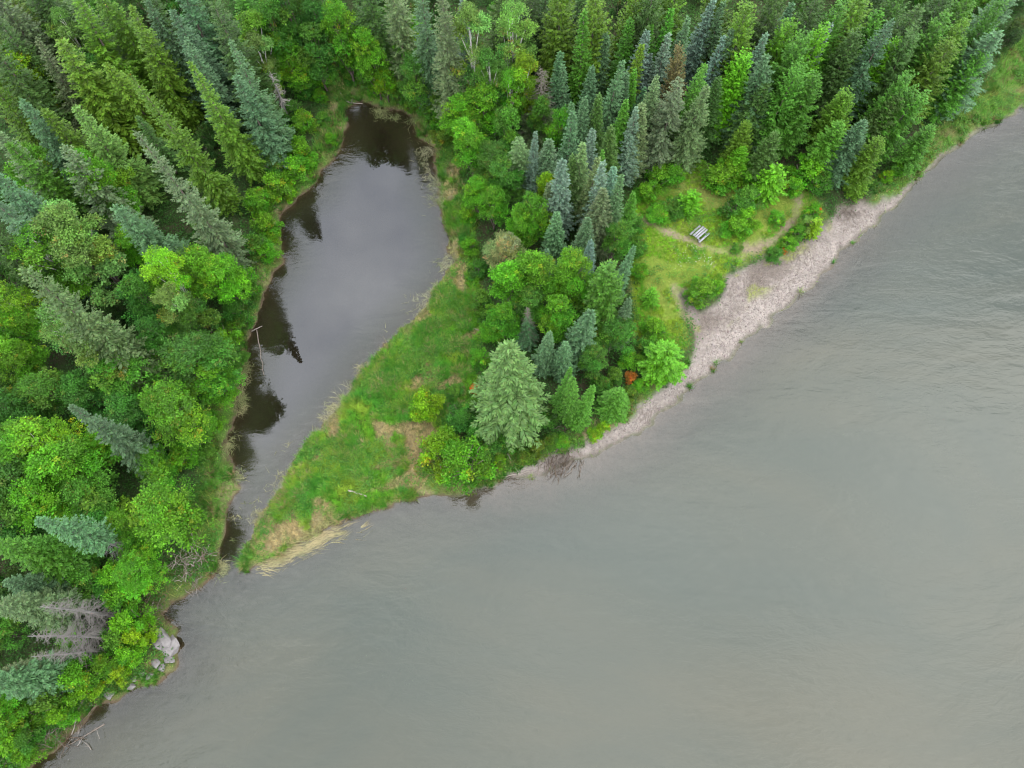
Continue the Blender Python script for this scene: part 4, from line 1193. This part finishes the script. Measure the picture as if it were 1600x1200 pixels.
for k, (kind, i) in enumerate((('spruce', 0), ('spruce', 2), ('pine', 0), ('broad', 1))):
    o = bpy.data.objects.new('forest_tree', PROTO[kind][i][0])
    o.color = (*[COLR[DG], COLR[BG], COLR[OL], COLR[MG]][k], 1)
    src.objects.link(o)
ng = bpy.data.node_groups.new('forest_scatter', 'GeometryNodeTree')
ng.interface.new_socket('Geometry', in_out='INPUT', socket_type='NodeSocketGeometry')
ng.interface.new_socket('Geometry', in_out='OUTPUT', socket_type='NodeSocketGeometry')
gi, go = ng.nodes.new('NodeGroupInput'), ng.nodes.new('NodeGroupOutput')
m2p = ng.nodes.new('GeometryNodeMeshToPoints')
ci = ng.nodes.new('GeometryNodeCollectionInfo')
ci.inputs['Collection'].default_value = src
ci.inputs['Separate Children'].default_value = True
ci.inputs['Reset Children'].default_value = True
iop = ng.nodes.new('GeometryNodeInstanceOnPoints')
iop.inputs['Pick Instance'].default_value = True
rv = ng.nodes.new('FunctionNodeRandomValue')
rv.data_type = 'FLOAT_VECTOR'
rv.inputs[0].default_value = (0, 0, 0)
rv.inputs[1].default_value = (0.05, 0.05, 6.28)
rs = ng.nodes.new('FunctionNodeRandomValue')
rs.inputs[2].default_value = 0.75
rs.inputs[3].default_value = 1.15
gl_ = ng.links
gl_.new(gi.outputs[0], m2p.inputs[0])
gl_.new(m2p.outputs[0], iop.inputs['Points'])
gl_.new(ci.outputs[0], iop.inputs['Instance'])
gl_.new(rv.outputs[0], iop.inputs['Rotation'])
gl_.new(rs.outputs[1], iop.inputs['Scale'])
gl_.new(iop.outputs[0], go.inputs[0])
md = forest.modifiers.new('scatter', 'NODES')
md.node_group = ng

# ------------------------------------------------------------------ grasses
def scatter(n, xlo, xhi, ylo, yhi, r):
    return r.uniform(xlo, xhi, n), r.uniform(ylo, yhi, n)


def blades(name, x, y, hgt, wid, lean, colour, label, cat, r, z=None, az=None):
    n = len(x)
    z = interp(Z, x, y) - 0.03 if z is None else z
    a = r.uniform(0, 6.283, n) if az is None else az
    d = np.stack([np.cos(a), np.sin(a), np.zeros(n)], 1)
    s = np.stack([-np.sin(a), np.cos(a), np.zeros(n)], 1)
    P = np.stack([x, y, z], 1)
    up = np.array([0, 0, 1.0])
    tip = P + up * (hgt * 0.85)[:, None] + d * lean[:, None]
    V = np.stack([P - s * (wid / 2)[:, None], P + s * (wid / 2)[:, None], tip], 1).reshape(-1, 3)
    T = np.arange(n)[:, None] * 3 + np.array([[0, 1, 2]])
    me = np_mesh(name, V, [T], np.repeat(colour, 3, axis=0))
    return tag(link(name, me, M_GRASS), label, cat, kind='stuff')


def cmix(a, b, t):
    return np.asarray(a) * (1 - t[:, None]) + np.asarray(b) * t[:, None]


def grass_field(name, poly, n, label, palette, hrange, seed, field=None, thr=0.35):
    r = np.random.default_rng(seed)
    lo, hi = poly.min(0), poly.max(0)
    x, y = scatter(n * 3, lo[0] - 1, hi[0] + 1, lo[1] - 1, hi[1] + 1, r)
    f = interp(field, x, y)
    keep = (f > thr + r.random(len(x)) * 0.4) & (interp(SD, x, y) > -0.15)
    keep &= r.random(len(x)) > 0.9 * interp(trail, x, y)
    x, y = x[keep][:n], y[keep][:n]
    m = len(x)
    a = vnoise(x, y, 5.0, seed + 1, 3)
    b = vnoise(x, y, 2.2, seed + 2, 3)
    c = vnoise(x, y, 3.4, seed + 5, 3)
    col = cmix(palette[0], palette[1], smooth(0.38, 0.6, a))
    col = cmix(col, palette[2], smooth(0.47, 0.60, b))
    col = cmix(col, palette[3], smooth(0.55, 0.63, c) * 0.85)
    col = cmix(col, palette[4], smooth(0.9, 0.0, interp(SD, x, y)) * 0.6)
    tuft = _hash(np.floor(x / 0.3 + 0.9 * vnoise(x, y, 0.6, 3, 1)), np.floor(y / 0.3 + 0.9 * vnoise(x, y, 0.6, 8, 1)), seed)
    col = col * (0.66 + 0.7 * tuft)[:, None] * r.uniform(0.7, 1.3, (m, 1)) * r.uniform(0.92, 1.08, (m, 3))
    h = r.uniform(*hrange, m) * (0.5 + 0.5 * a + 0.7 * tuft) * (1 - 0.55 * smooth(0.55, 0.63, c))
    return blades(name, x, y, h, r.uniform(0.035, 0.075, m), h * r.uniform(0.3, 1.0, m), col, label, 'grass', r, None, tuft * 40 + r.normal(size=m) * 0.9)


PAL_M = [(0.105, 0.280, 0.016), (0.066, 0.250, 0.024), (0.190, 0.300, 0.028), (0.350, 0.255, 0.135), (0.200, 0.230, 0.080)]
PAL_C = [(0.135, 0.315, 0.010), (0.090, 0.290, 0.012), (0.190, 0.300, 0.018), (0.240, 0.235, 0.060), (0.25, 0.22, 0.10)]
PAL_F = [(0.060, 0.200, 0.015), (0.085, 0.220, 0.018), (0.160, 0.210, 0.035), (0.230, 0.190, 0.075), (0.190, 0.210, 0.070)]
grass_field('meadow_grass', MEADOW, 200000, 'rough green meadow grass with straw patches between pond and river', PAL_M, (0.25, 0.6), 31, meadow)
grass_field('clearing_grass', CLEARING, 170000, 'short yellow-green grass around the picnic table', PAL_C, (0.06, 0.2), 32, clearing * (1 - beach))
fr_area = np.array([(-70.0, -14.0), (80.0, 100.0)])
fringe_only = np.clip(np.maximum.reduce([fringe, upbank, headbank]) - meadow - clearing, 0, 1) * (1 - beach) * (SD > 0)
grass_field('bank_grass', fr_area, 230000, 'tufted sedge fringing the pond and river banks', PAL_F, (0.3, 0.85), 33, fringe_only)

# tussocks and weeds that break up the meadow and the banks
def tussocks(name, field, n, per, hr, label, seed, pal):
    r = np.random.default_rng(seed)
    x, y = scatter(n * 70, -68, 80, -14, 100, r)
    keep = (interp(field, x, y) > 0.4) & (interp(SD, x, y) > 0.0) & (vnoise(x, y, 3.0, seed, 3) + r.normal(size=len(x)) * 0.08 > 0.50) & (vnoise(x, y, 3.4, 36, 3) < 0.56)
    x, y = x[keep][:n], y[keep][:n]
    q = np.repeat(np.arange(len(x)), per)
    m = len(q)
    a = r.uniform(0, 6.283, m)
    rr = r.random(m) * r.uniform(0.08, 0.3, len(x))[q]
    bx, by = x[q] + np.cos(a) * rr, y[q] + np.sin(a) * rr
    ch = r.uniform(*hr, len(x))
    col = np.array(pal)[r.choice(len(pal), len(x), p=[0.42, 0.3, 0.16, 0.12])] * r.uniform(0.7, 1.3, (len(x), 1))
    hgt = ch[q] * r.uniform(0.5, 1.1, m)
    return blades(name, bx, by, hgt, r.uniform(0.03, 0.06, m), hgt * r.uniform(0.25, 0.9, m), col[q] * r.uniform(0.75, 1.25, (m, 1)), label, 'grass', r, None, a)


tussocks('meadow_tussocks', meadow, 2600, 46, (0.5, 1.3), 'shaggy sedge tussocks standing above the meadow grass', 36,
         [(0.075, 0.235, 0.018), (0.045, 0.185, 0.024), (0.190, 0.260, 0.045), (0.34, 0.26, 0.13)])
tussocks('bank_tussocks', fringe_only, 4200, 34, (0.35, 0.95), 'shaggy sedge tussocks along the pond and river banks', 37,
         [(0.070, 0.210, 0.018), (0.045, 0.165, 0.020), (0.150, 0.220, 0.045), (0.24, 0.17, 0.085)])
r = np.random.default_rng(38)
x, y = scatter(120000, -68, 80, -14, 100, r)
keep = ((interp(meadow, x, y) > 0.5) | (interp(fringe_only, x, y) > 0.4) | ((interp(clearing, x, y) > 0.6) & (r.random(len(x)) < 0.35) & (interp(trail, x, y) < 0.2) & (interp(beach, x, y) < 0.1))) & (interp(SD, x, y) > 0.5) & (vnoise(x, y, 3.0, 66, 3) > 0.5)
x, y = x[keep][:5000], y[keep][:5000]
q = np.repeat(np.arange(len(x)), 14)
g = Geo()
P = np.stack([x[q], y[q], interp(Z, x, y)[q]], 1) + r.normal(size=(len(q), 3)) * np.array([0.2, 0.2, 0.16]) + np.array([0, 0, 0.45])
leaves(g, P, rand_unit(len(q), r) * np.array([1, 1, 0.4]), rand_unit(len(q), r) * 0.5 + np.array([0, 0, 1.0]), r.uniform(0.1, 0.24, len(q)), r.uniform(0.06, 0.13, len(q)),
       cmix((0.034, 0.140, 0.016), (0.110, 0.220, 0.020), r.random(len(x)))[q] * r.uniform(0.6, 1.4, (len(q), 1)))
tag(link('meadow_weeds', g.mesh('meadow_weeds'), M_GRASS), 'broad-leaved weeds mixed into the meadow and bank grass', 'weeds', kind='stuff')

# low leafy ground cover under the woods
r = np.random.default_rng(41)
x, y = scatter(62000, -68, 80, -14, 100, r)
keep = (interp(SD, x, y) > 0.6) & (interp(grassy, x, y) < 0.55) & (interp(beach, x, y) < 0.2)
x, y = x[keep], y[keep]
n_l = 10
q = np.repeat(np.arange(len(x)), n_l)
g = Geo()
P = np.stack([x[q], y[q], interp(Z, x, y)[q]], 1) + r.normal(size=(len(q), 3)) * np.array([0.34, 0.34, 0.2]) + np.array([0, 0, 0.35])
base_c = cmix((0.024, 0.080, 0.012), (0.040, 0.130, 0.013), vnoise(x, y, 6, 55, 2))  # darker than the real leaves: canopy shade is put into these greens
leaves(g, P, rand_unit(len(q), r) * np.array([1, 1, 0.5]), rand_unit(len(q), r) * 0.5 + np.array([0, 0, 1.0]), r.uniform(0.14, 0.30, len(q)), r.uniform(0.09, 0.17, len(q)),
       base_c[q] * r.uniform(0.6, 1.4, (len(q), 1)))
tag(link('undergrowth', g.mesh('undergrowth'), M_GRASS), 'low leafy ground cover under the forest trees', 'undergrowth', kind='stuff')

# straw-coloured sedge trailing in the water
def trailing(name, line, n, spread, L, az, label, seed, cols=((0.27, 0.24, 0.12), (0.10, 0.15, 0.04)), rise=0.03, patch=0.5, swirl=6.0):
    r = np.random.default_rng(seed)
    line = np.array(pix(line))
    k = r.uniform(0, len(line) - 1, n)
    i = np.minimum(k.astype(int), len(line) - 2)
    p = line[i] + (line[i + 1] - line[i]) * (k - i)[:, None] + r.normal(size=(n, 2)) * spread
    p = p[vnoise(p[:, 0], p[:, 1], 2.2, seed + 7, 3) + r.normal(size=n) * 0.04 > patch]
    n = len(p)
    a = az + (vnoise(p[:, 0], p[:, 1], 1.3, seed, 2) - 0.5) * swirl + r.normal(size=n) * swirl * 0.12
    col = cmix(cols[0], cols[1], vnoise(p[:, 0], p[:, 1], 1.2, seed + 3, 2) * r.uniform(0.3, 1.4, n)) * r.uniform(0.7, 1.25, (n, 1))
    z = np.maximum(0.012, interp(Z, p[:, 0], p[:, 1]) + 0.02) + r.uniform(0, rise, n)
    ln = r.uniform(0.5, 1.0, n) * L
    return blades(name, p[:, 0], p[:, 1], np.full(n, 0.02), r.uniform(0.025, 0.05, n), ln, col, label, 'sedge', r, z, a)


trailing('trailing_sedge', [(385, 892), (420, 878), (455, 862), (490, 848), (540, 827), (578, 810)], 1150, 0.45, 1.6, rad(22), 'straw-coloured sedge combed along the river edge of the meadow', 61, ((0.36, 0.29, 0.15), (0.20, 0.21, 0.09)), patch=0.46, swirl=1.4)
trailing('floating_sedge', [(405, 812), (440, 765), (470, 705), (500, 668), (545, 615), (580, 570), (620, 530)], 2400, 0.7, 1.0, rad(150), 'pale sedge floating along the meadow side of the pond', 62,
         ((0.30, 0.27, 0.15), (0.12, 0.15, 0.05)))
trailing('floating_sedge', [(660, 490), (690, 445), (706, 400), (700, 350), (690, 300), (684, 260), (668, 225)], 3200, 0.9, 0.9, rad(170), 'grey-green sedge floating along the upper pond under the shrubs', 63,
         ((0.32, 0.30, 0.18), (0.10, 0.14, 0.05)))
trailing('floating_sedge', [(350, 705), (360, 690), (375, 640), (376, 615), (386, 565)], 900, 0.35, 1.0, rad(-60), 'pale sedge drooping into the pond from the wooded shore', 64)
trailing('floating_sedge', [(372, 735), (368, 780), (362, 815), (352, 850), (345, 900)], 1100, 0.35, 0.8, rad(-20), 'pale sedge lining the wooded side of the pond outlet', 65)
trailing('floating_sedge', [(585, 172), (620, 180), (650, 190), (660, 215)], 1100, 0.5, 0.9, rad(-110), 'green-grey sedge hanging into the pond at its head', 66, ((0.24, 0.25, 0.11), (0.10, 0.15, 0.04)))

# white flowers
r = np.random.default_rng(71)
fx, fy = [], []
for (cx, cy, s, k) in ((1082, 392, 0.5, 14), (1075, 404, 1.2, 30), (1105, 410, 0.6, 30), (1060, 412, 1.0, 12)):
    wx, wy = at(cx, cy, 1.0)
    fx.append(wx + r.normal(size=k) * s)
    fy.append(wy + r.normal(size=k) * s * 0.7)
fx, fy = np.concatenate(fx), np.concatenate(fy)
g = Geo()
for a in range(4):
    th = a * math.pi / 2 + r.uniform(0, 1, len(fx))
    D = np.stack([np.cos(th), np.sin(th), np.full(len(fx), 0.1)], 1)
    leaves(g, np.stack([fx, fy, interp(Z, fx, fy) + 0.3], 1), D, np.tile([0, 0, 1.0], (len(fx), 1)), np.full(len(fx), 0.042), np.full(len(fx), 0.035), np.full((len(fx), 3), 0.6))
tag(link('white_flowers', g.mesh('white_flowers'), M_GRASS), 'white wildflowers dotting the grass below the picnic table', 'flowers', kind='stuff')

# ------------------------------------------------------------------ gravel and driftwood chips on the beach
def stone_material(name, c1, c2, scale):
    m, N, L, out = new_mat(name)
    tc = N.new('ShaderNodeTexCoord')
    a = N.new('ShaderNodeAttribute')
    a.attribute_name = 'tint'
    f = nnoise(N, L, scale, 6, 0.65, tc.outputs['Object'])
    c = nmix(N, L, 1.0, nmix(N, L, f, c1, c2), a.outputs['Color'], 'MULTIPLY')
    b = N.new('ShaderNodeBsdfPrincipled')
    b.inputs['Roughness'].default_value = 0.85
    L.new(c, b.inputs['Base Color'])
    bp = N.new('ShaderNodeBump')
    bp.inputs['Strength'].default_value = 0.8
    bp.inputs['Distance'].default_value = 0.12
    L.new(f, bp.inputs['Height'])
    L.new(bp.outputs[0], b.inputs['Normal'])
    L.new(b.outputs[0], out.inputs['Surface'])
    return m


r = np.random.default_rng(81)
lo, hi = BEACH.min(0), BEACH.max(0)
x, y = scatter(90000, lo[0], hi[0], lo[1], hi[1], r)
keep = (interp(beach, x, y) > 0.5) & (interp(SD, x, y) > -0.5)
x, y = x[keep][:16000], y[keep][:16000]
n = len(x)
oc = np.array([(1, 0, 0), (0, 1, 0), (-1, 0, 0), (0, -1, 0), (0, 0, 0.6), (0, 0, -0.6)], float)
sz = r.uniform(0.03, 0.07, n) * np.where(r.random(n) > 0.97, 2.2, 1)
an = r.uniform(0, 6.28, n)
st_ = r.uniform(0.6, 1.4, n)
ca, sa = np.cos(an), np.sin(an)
V = oc[None] * sz[:, None, None] * np.stack([st_, 1 / st_, np.ones(n)], 1)[:, None, :]
Vx = V[..., 0] * ca[:, None] - V[..., 1] * sa[:, None]
Vy = V[..., 0] * sa[:, None] + V[..., 1] * ca[:, None]
V = np.stack([Vx, Vy, V[..., 2]], -1) + np.stack([x, y, interp(Z, x, y) + 0.01], 1)[:, None, :]
T8 = np.array([(0, 1, 4), (1, 2, 4), (2, 3, 4), (3, 0, 4), (1, 0, 5), (2, 1, 5), (3, 2, 5), (0, 3, 5)])
T = (np.arange(n) * 6)[:, None, None] + T8[None]
tn = np.repeat(r.uniform(0.65, 1.25, (n, 1)) * np.array([[1.0, 0.95, 0.92]]) * r.uniform(0.93, 1.07, (n, 3)), 6, axis=0)
pe = link('gravel', np_mesh('gravel', V.reshape(-1, 3), T.reshape(-1, 3), tn, None, True), stone_material('gravel_stone', (0.11, 0.095, 0.086), (0.225, 0.194, 0.178), 4.0))
tag(pe, 'pale pinkish gravel strewn over the river beach', 'gravel', kind='stuff')

r = np.random.default_rng(82)
g = Geo()
for (cx, cy, s, k) in ((1195, 425, 2.2, 240), (1160, 450, 1.8, 130), (1130, 500, 1.4, 90), (1250, 395, 1.6, 110), (1330, 335, 1.3, 150), (1230, 440, 2.6, 90), (1010, 650, 1.0, 70), (870, 725, 1.0, 60)):
    wx, wy = at(cx, cy, 0.6)
    for _ in range(k):
        px_, py_ = wx + r.normal() * s, wy + r.normal() * s * 0.7
        if float(interp(SD, np.array([px_]), np.array([py_]))[0]) < 0.2:
            continue
        z = gz(px_, py_) + 0.03
        a, l = r.normal() * 0.7 + 0.7, r.uniform(0.2, 0.9)
        e = np.array([math.cos(a), math.sin(a), 0]) * l
        g.tube([(px_, py_, z), (px_ + e[0] / 2, py_ + e[1] / 2, z + 0.05), (px_ + e[0], py_ + e[1], z + r.uniform(0, .08))], [0.02, 0.017, 0.01], 3, r.uniform(0.35, 1.1), False)
tag(link('beach_twigs', g.mesh('beach_twigs'), M_DRIFT, None, (0.75, 0.7, 0.68)), 'grey twigs and bark litter scattered over the upper beach', 'debris', kind='stuff')

# ------------------------------------------------------------------ picnic table
def wood_paint():
    m, N, L, out = new_mat('pale_painted_wood')
    tc = N.new('ShaderNodeTexCoord')
    mp = N.new('ShaderNodeMapping')
    mp.inputs['Scale'].default_value = (1.5, 18, 6)
    L.new(tc.outputs['Object'], mp.inputs['Vector'])
    f = nnoise(N, L, 2.0, 5, 0.6, mp.outputs['Vector'])
    b = N.new('ShaderNodeBsdfPrincipled')
    b.inputs['Roughness'].default_value = 0.6
    L.new(nmix(N, L, f, (0.19, 0.186, 0.196), (0.29, 0.285, 0.295)), b.inputs['Base Color'])
    L.new(b.outputs[0], out.inputs['Surface'])
    return m


M_PAINT = wood_paint()
a0, a1 = at(1079, 368, 1.6), at(1096, 353, 1.6)
tx, ty = at(1093, 366, 1.65)
table = bpy.data.objects.new('picnic_table', None)
COL.objects.link(table)
table.location = (tx, ty, gz(tx, ty) + 0.02)
table.rotation_euler = (0, 0, math.atan2(a1[1] - a0[1], a1[0] - a0[0]))
tag(table, 'white wooden picnic table with two benches on the clearing grass', 'picnic table')


def tpart(name, boxes):
    g = Geo()
    for b in boxes:
        g.box(*b)
    return link(name, g.mesh(name), M_PAINT, table)


for k in (-1, 0, 1):
    tpart('tabletop_plank', [((0, k * 0.285, 0.75), (1.85, 0.215, 0.045))])
for s in (-1, 1):
    tpart('bench_plank', [((0, s * 0.72, 0.45), (1.85, 0.24, 0.045))])
for ex in (-0.62, 0.62):
    tpart('crossbeam', [((ex, 0, 0.705), (0.05, 0.74, 0.085))])
    tpart('bench_support', [((ex + 0.052, 0, 0.395), (0.05, 1.55, 0.10))])
    for s in (-1, 1):
        tpart('leg', [((ex - 0.052, s * 0.42, 0.355), (0.05, 0.09, 0.86), 0, 1.0, s * 0.5)])

# ------------------------------------------------------------------ boulders
def boulder_mesh(seed, sx, sy, sz, sub=3):
    import bmesh
    r = np.random.default_rng(seed)
    bm = bmesh.new()
    bmesh.ops.create_icosphere(bm, subdivisions=sub, radius=1.0)
    planes = [(rand_unit(1, r)[0] * np.array([1, 1, 0.9]), r.uniform(0.42, 0.8)) for _ in range(12)]
    for v in bm.verts:
        c = np.array(v.co)
        for nrm, d in planes:
            nn = nrm / np.linalg.norm(nrm)
            over = c @ nn - d
            if over > 0:
                c = c - nn * over * 0.98
        s1 = math.sin(c[0] * 5.1 + c[1] * 3.3 + seed) * math.sin(c[1] * 6.7 - c[2] * 4.1 + seed * 2)
        c = c * (1 + 0.05 * s1 + 0.025 * r.normal())
        v.co = (c[0] * sx, c[1] * sy, c[2] * sz)
    me = bpy.data.meshes.new('boulder')
    bm.to_mesh(me)
    bm.free()
    a = me.attributes.new('tint', 'FLOAT_COLOR', 'POINT')
    a.data.foreach_set('color', np.ones(len(me.vertices) * 4, np.float32))
    return me


M_ROCK = stone_material('boulder_stone', (0.045, 0.041, 0.038), (0.235, 0.215, 0.205), 1.5)
ROCKS = [
    (265, 1010, 1.53, 1.04, 0.613, -0.85, 'largest pale boulder jutting from the wooded bank into the river'),
    (253, 993, 1.47, 0.692, 0.515, -0.8, 'long pale slab just above the largest boulder'),
    (246, 1006, 0.937, 0.623, 0.49, -0.5, 'pale slab wedged between the largest boulder and the shrubs'),
    (261, 1031, 0.828, 0.499, 0.392, -0.5, 'flat pale rock just below the largest boulder'),
    (243, 1036, 0.734, 0.499, 0.441, -0.3, 'squarish pale rock second below the largest boulder'),
    (251, 1043, 0.601, 0.415, 0.367, 0.6, 'small tilted rock at the water among the squarish rocks'),
    (234, 1054, 0.667, 0.47, 0.417, 0.4, 'rounded grey rock midway along the line of rocks'),
    (222, 1052, 0.427, 0.332, 0.344, 0.9, 'small grey rock behind the rounded rock'),
    (208, 1060, 0.401, 0.332, 0.319, 0.1, 'small pale rock, upper of a close pair at the waterline'),
    (204, 1071, 0.561, 0.388, 0.344, 0.5, 'small pale rock, lower of a close pair at the waterline'),
    (169, 1086, 0.774, 0.47, 0.344, 0.3, 'flat grey rock beside the foot of the leaning log'),
]
for k, (px_, py_, sx, sy, sz, rz, lab) in enumerate(ROCKS):
    x, y, z = stand(px_, py_, 0.3)
    o = link('boulder', boulder_mesh(100 + k, sx, sy, sz, 4 if k == 0 else 3), M_ROCK)
    o.location = (x, y, max(z, 0.0) + sz * 0.25)
    o.rotation_euler = (0.1, -0.08, rz)
    tag(o, lab, 'boulder', 'boulders on the wooded river bank')

# ------------------------------------------------------------------ logs and brush piles
def log(p0, p1, r0, r1, label, name='fallen_log', colour=(1, 1, 1), z0=None, z1=None, stubs=3, seed=0, bend=0.02):
    r = np.random.default_rng(seed + 300)
    x0, y0 = at(*p0, 0.4)
    x1, y1 = at(*p1, 0.4)
    za = max(gz(x0, y0), 0.0) + r0 * 0.6 if z0 is None else z0
    zb = max(gz(x1, y1), 0.0) + r1 * 0.8 if z1 is None else z1
    L = math.hypot(x1 - x0, y1 - y0)
    k = np.linspace(0, 1, 9)
    pts = np.column_stack([x0 + (x1 - x0) * k, y0 + (y1 - y0) * k, za + (zb - za) * k])
    pts[1:-1] += r.normal(size=(7, 3)) * bend * L * np.array([0.5, 0.5, 0.3])
    gzs = np.maximum(interp(Z, pts[:, 0], pts[:, 1]), -0.05)
    pts[:, 2] = np.maximum(pts[:, 2], gzs + r1 * 0.5)
    org = pts[0].copy()
    g = Geo()
    g.tube(pts - org, r0 * (1 - k) + r1 * k, 7, 1.0)
    for _ in range(stubs):
        i = int(r.integers(2, 8))
        d = rand_unit(1, r)[0]
        d[2] = abs(d[2])
        l = r.uniform(0.25, 0.7)
        g.tube([pts[i] - org, pts[i] - org + d * l * 0.6, pts[i] - org + d * l + np.array([0, 0, -0.05])], [r1 * 0.8, r1 * 0.6, 0.008], 4, 1.0)
    o = link(name, g.mesh(name, True), M_DRIFT, None, colour)
    o.location = tuple(org)
    return tag(o, label, 'log')


W, GR, BRN = (0.8, 0.77, 0.74), (0.55, 0.51, 0.47), (0.36, 0.29, 0.23)
log((149, 1056), (109, 1148), 0.12, 0.05, 'long pale log leaning from the bank into the river', 'leaning_log', W, 1.3, 0.1, 3, 1)
log((151, 1098), (116, 1138), 0.09, 0.04, 'dark log lying half in the water beside the long leaning log', 'sunken_log', BRN, None, None, 3, 2)
log((160, 1132), (97, 1168), 0.07, 0.03, 'thin pale pole floating out from the lowest brush pile', 'floating_pole', GR, 0.03, 0.06, 2, 3)
log((103, 1088), (106, 1112), 0.09, 0.06, 'short grey log on the bank above the lowest brush pile', 'fallen_log', GR, None, None, 1, 4)
log((700, 499), (753, 521), 0.13, 0.06, 'weathered pale log lying at the top of the meadow by the trees', 'fallen_log', W, None, None, 4, 5)
log((546, 768), (574, 777), 0.09, 0.05, 'short white log on the river edge of the meadow', 'fallen_log', (1.0, 0.98, 0.96), 1.0, 0.9, 1, 6)
log((793, 710), (811, 740), 0.09, 0.06, 'white bare trunk slanting down the bank by the large fir', 'driftwood', (1.05, 1.03, 1.0), None, None, 1, 7)
log((786, 744), (829, 736), 0.05, 0.025, 'crooked white driftwood branch at the waterline under the large fir', 'driftwood', (0.95, 0.92, 0.88), None, None, 3, 8, 0.06)
log((541, 158), (566, 160), 0.09, 0.05, 'white log lying across the head of the pond', 'fallen_log', W, 0.15, 0.15, 2, 9)
log((530, 146), (542, 158), 0.07, 0.04, 'small pale log at the muddy inlet above the pond', 'fallen_log', W, None, None, 1, 10)
log((495, 122), (512, 135), 0.06, 0.04, 'thin grey log in the grass above the inlet', 'fallen_log', GR, None, None, 1, 11)
log((392, 516), (409, 508), 0.07, 0.04, 'short pale log poking into the pond from the wooded shore', 'fallen_log', W, 0.15, 0.2, 1, 12)
log((399, 512), (411, 585), 0.07, 0.03, 'long thin trunk lying under the pond surface along the wooded shore', 'sunken_log', GR, 0.05, -0.02, 2, 13)
log((532, 62), (546, 86), 0.09, 0.05, 'pale fallen trunk among shrubs beyond the head of the pond', 'fallen_log', W, 2.2, 1.4, 2, 14)
log((300, 853), (327, 884), 0.08, 0.04, 'pale straight log across the brush pile at the pond outlet', 'fallen_log', W, 0.9, 0.5, 2, 15)
log((243, 942), (233, 965), 0.06, 0.03, 'pale pole sticking out of the brush pile above the boulders', 'fallen_log', W, 0.9, 0.4, 1, 16)
log((226, 958), (254, 948), 0.06, 0.03, 'grey pole lying from brush pile out over the river', 'fallen_log', GR, 0.7, 0.25, 1, 17)


def stick_mesh(seed):
    r = np.random.default_rng(seed)
    g = Geo()
    k = np.linspace(0, 1, 5)
    pts = np.column_stack([k, r.normal(size=5) * 0.035, r.normal(size=5) * 0.03])
    g.tube(pts, 0.017 * (1 - k) + 0.007, 4)
    i = int(r.integers(1, 4))
    g.tube([pts[i], pts[i] + np.array([0.14, 0.12, 0.04]), pts[i] + np.array([0.26, 0.16, 0.05])], [0.010, 0.008, 0.004], 3)
    return g.mesh('stick', True)


STICKS = [stick_mesh(400 + k) for k in range(5)]


def brush_pile(px_, py_, rx_, ry_, n, hgt, length, label, seed, tones, aim=None, spread=1.6):
    r = np.random.default_rng(seed)
    x, y, z = stand(px_, py_, 0.2)
    z = max(z, 0.05)
    root = bpy.data.objects.new('brush_pile', None)
    COL.objects.link(root)
    root.location = (x, y, z)
    tag(root, label, 'brush pile')
    for k in range(n):
        me = STICKS[k % 5]
        ox, oy = r.normal() * rx_ * 0.5, r.normal() * ry_ * 0.5
        gg = max(gz(x + ox, y + oy), 0.0) - z
        o = link('stick', me, M_DRIFT, root, tuple(np.array(tones[int(r.integers(len(tones)))]) * r.uniform(0.7, 1.2)))
        l = length * r.uniform(0.45, 1.1)
        o.scale = (l, l * r.uniform(0.8, 1.3), l * r.uniform(0.8, 1.3))
        a = r.uniform(0, 6.28) if aim is None else aim + r.normal() * spread
        o.rotation_euler = (r.uniform(-0.3, 0.3), r.uniform(-0.35, 0.2), a)
        o.location = (ox - 0.5 * l * math.cos(a), oy - 0.5 * l * math.sin(a), gg + 0.06 + r.uniform(0, hgt))
    return root


brush_pile(296, 878, 2.2, 1.8, 110, 0.9, 1.5, 'tangled pile of bleached sticks beside the pond outlet', 501, [W, GR, BRN, W])
brush_pile(306, 908, 0.9, 1.4, 26, 0.35, 1.3, 'fan of pale sticks running into the river below the pond outlet', 502, [W, GR], rad(-80), 0.6)
brush_pile(240, 952, 1.6, 1.4, 60, 0.7, 1.5, 'dark brush pile on the bank above the boulders', 503, [GR, BRN, BRN])
brush_pile(98, 1142, 2.6, 1.8, 80, 0.5, 1.5, 'lowest brush pile, half drowned below the leaning log', 504, [GR, BRN, W, BRN])
brush_pile(872, 722, 2.1, 1.5, 90, 0.5, 1.9, 'grey fan of bare branches washed up at the point', 505, [GR, BRN, GR], rad(-110), 0.55)
brush_pile(885, 668, 1.0, 0.6, 22, 0.3, 1.5, 'small heap of grey dead branches under the slender spruces', 506, [GR, BRN], rad(200), 0.4)
brush_pile(1322, 332, 1.5, 1.5, 50, 0.4, 1.3, 'exposed grey roots and branches sliding down the bank', 507, [GR, BRN, GR], rad(-100), 0.7)
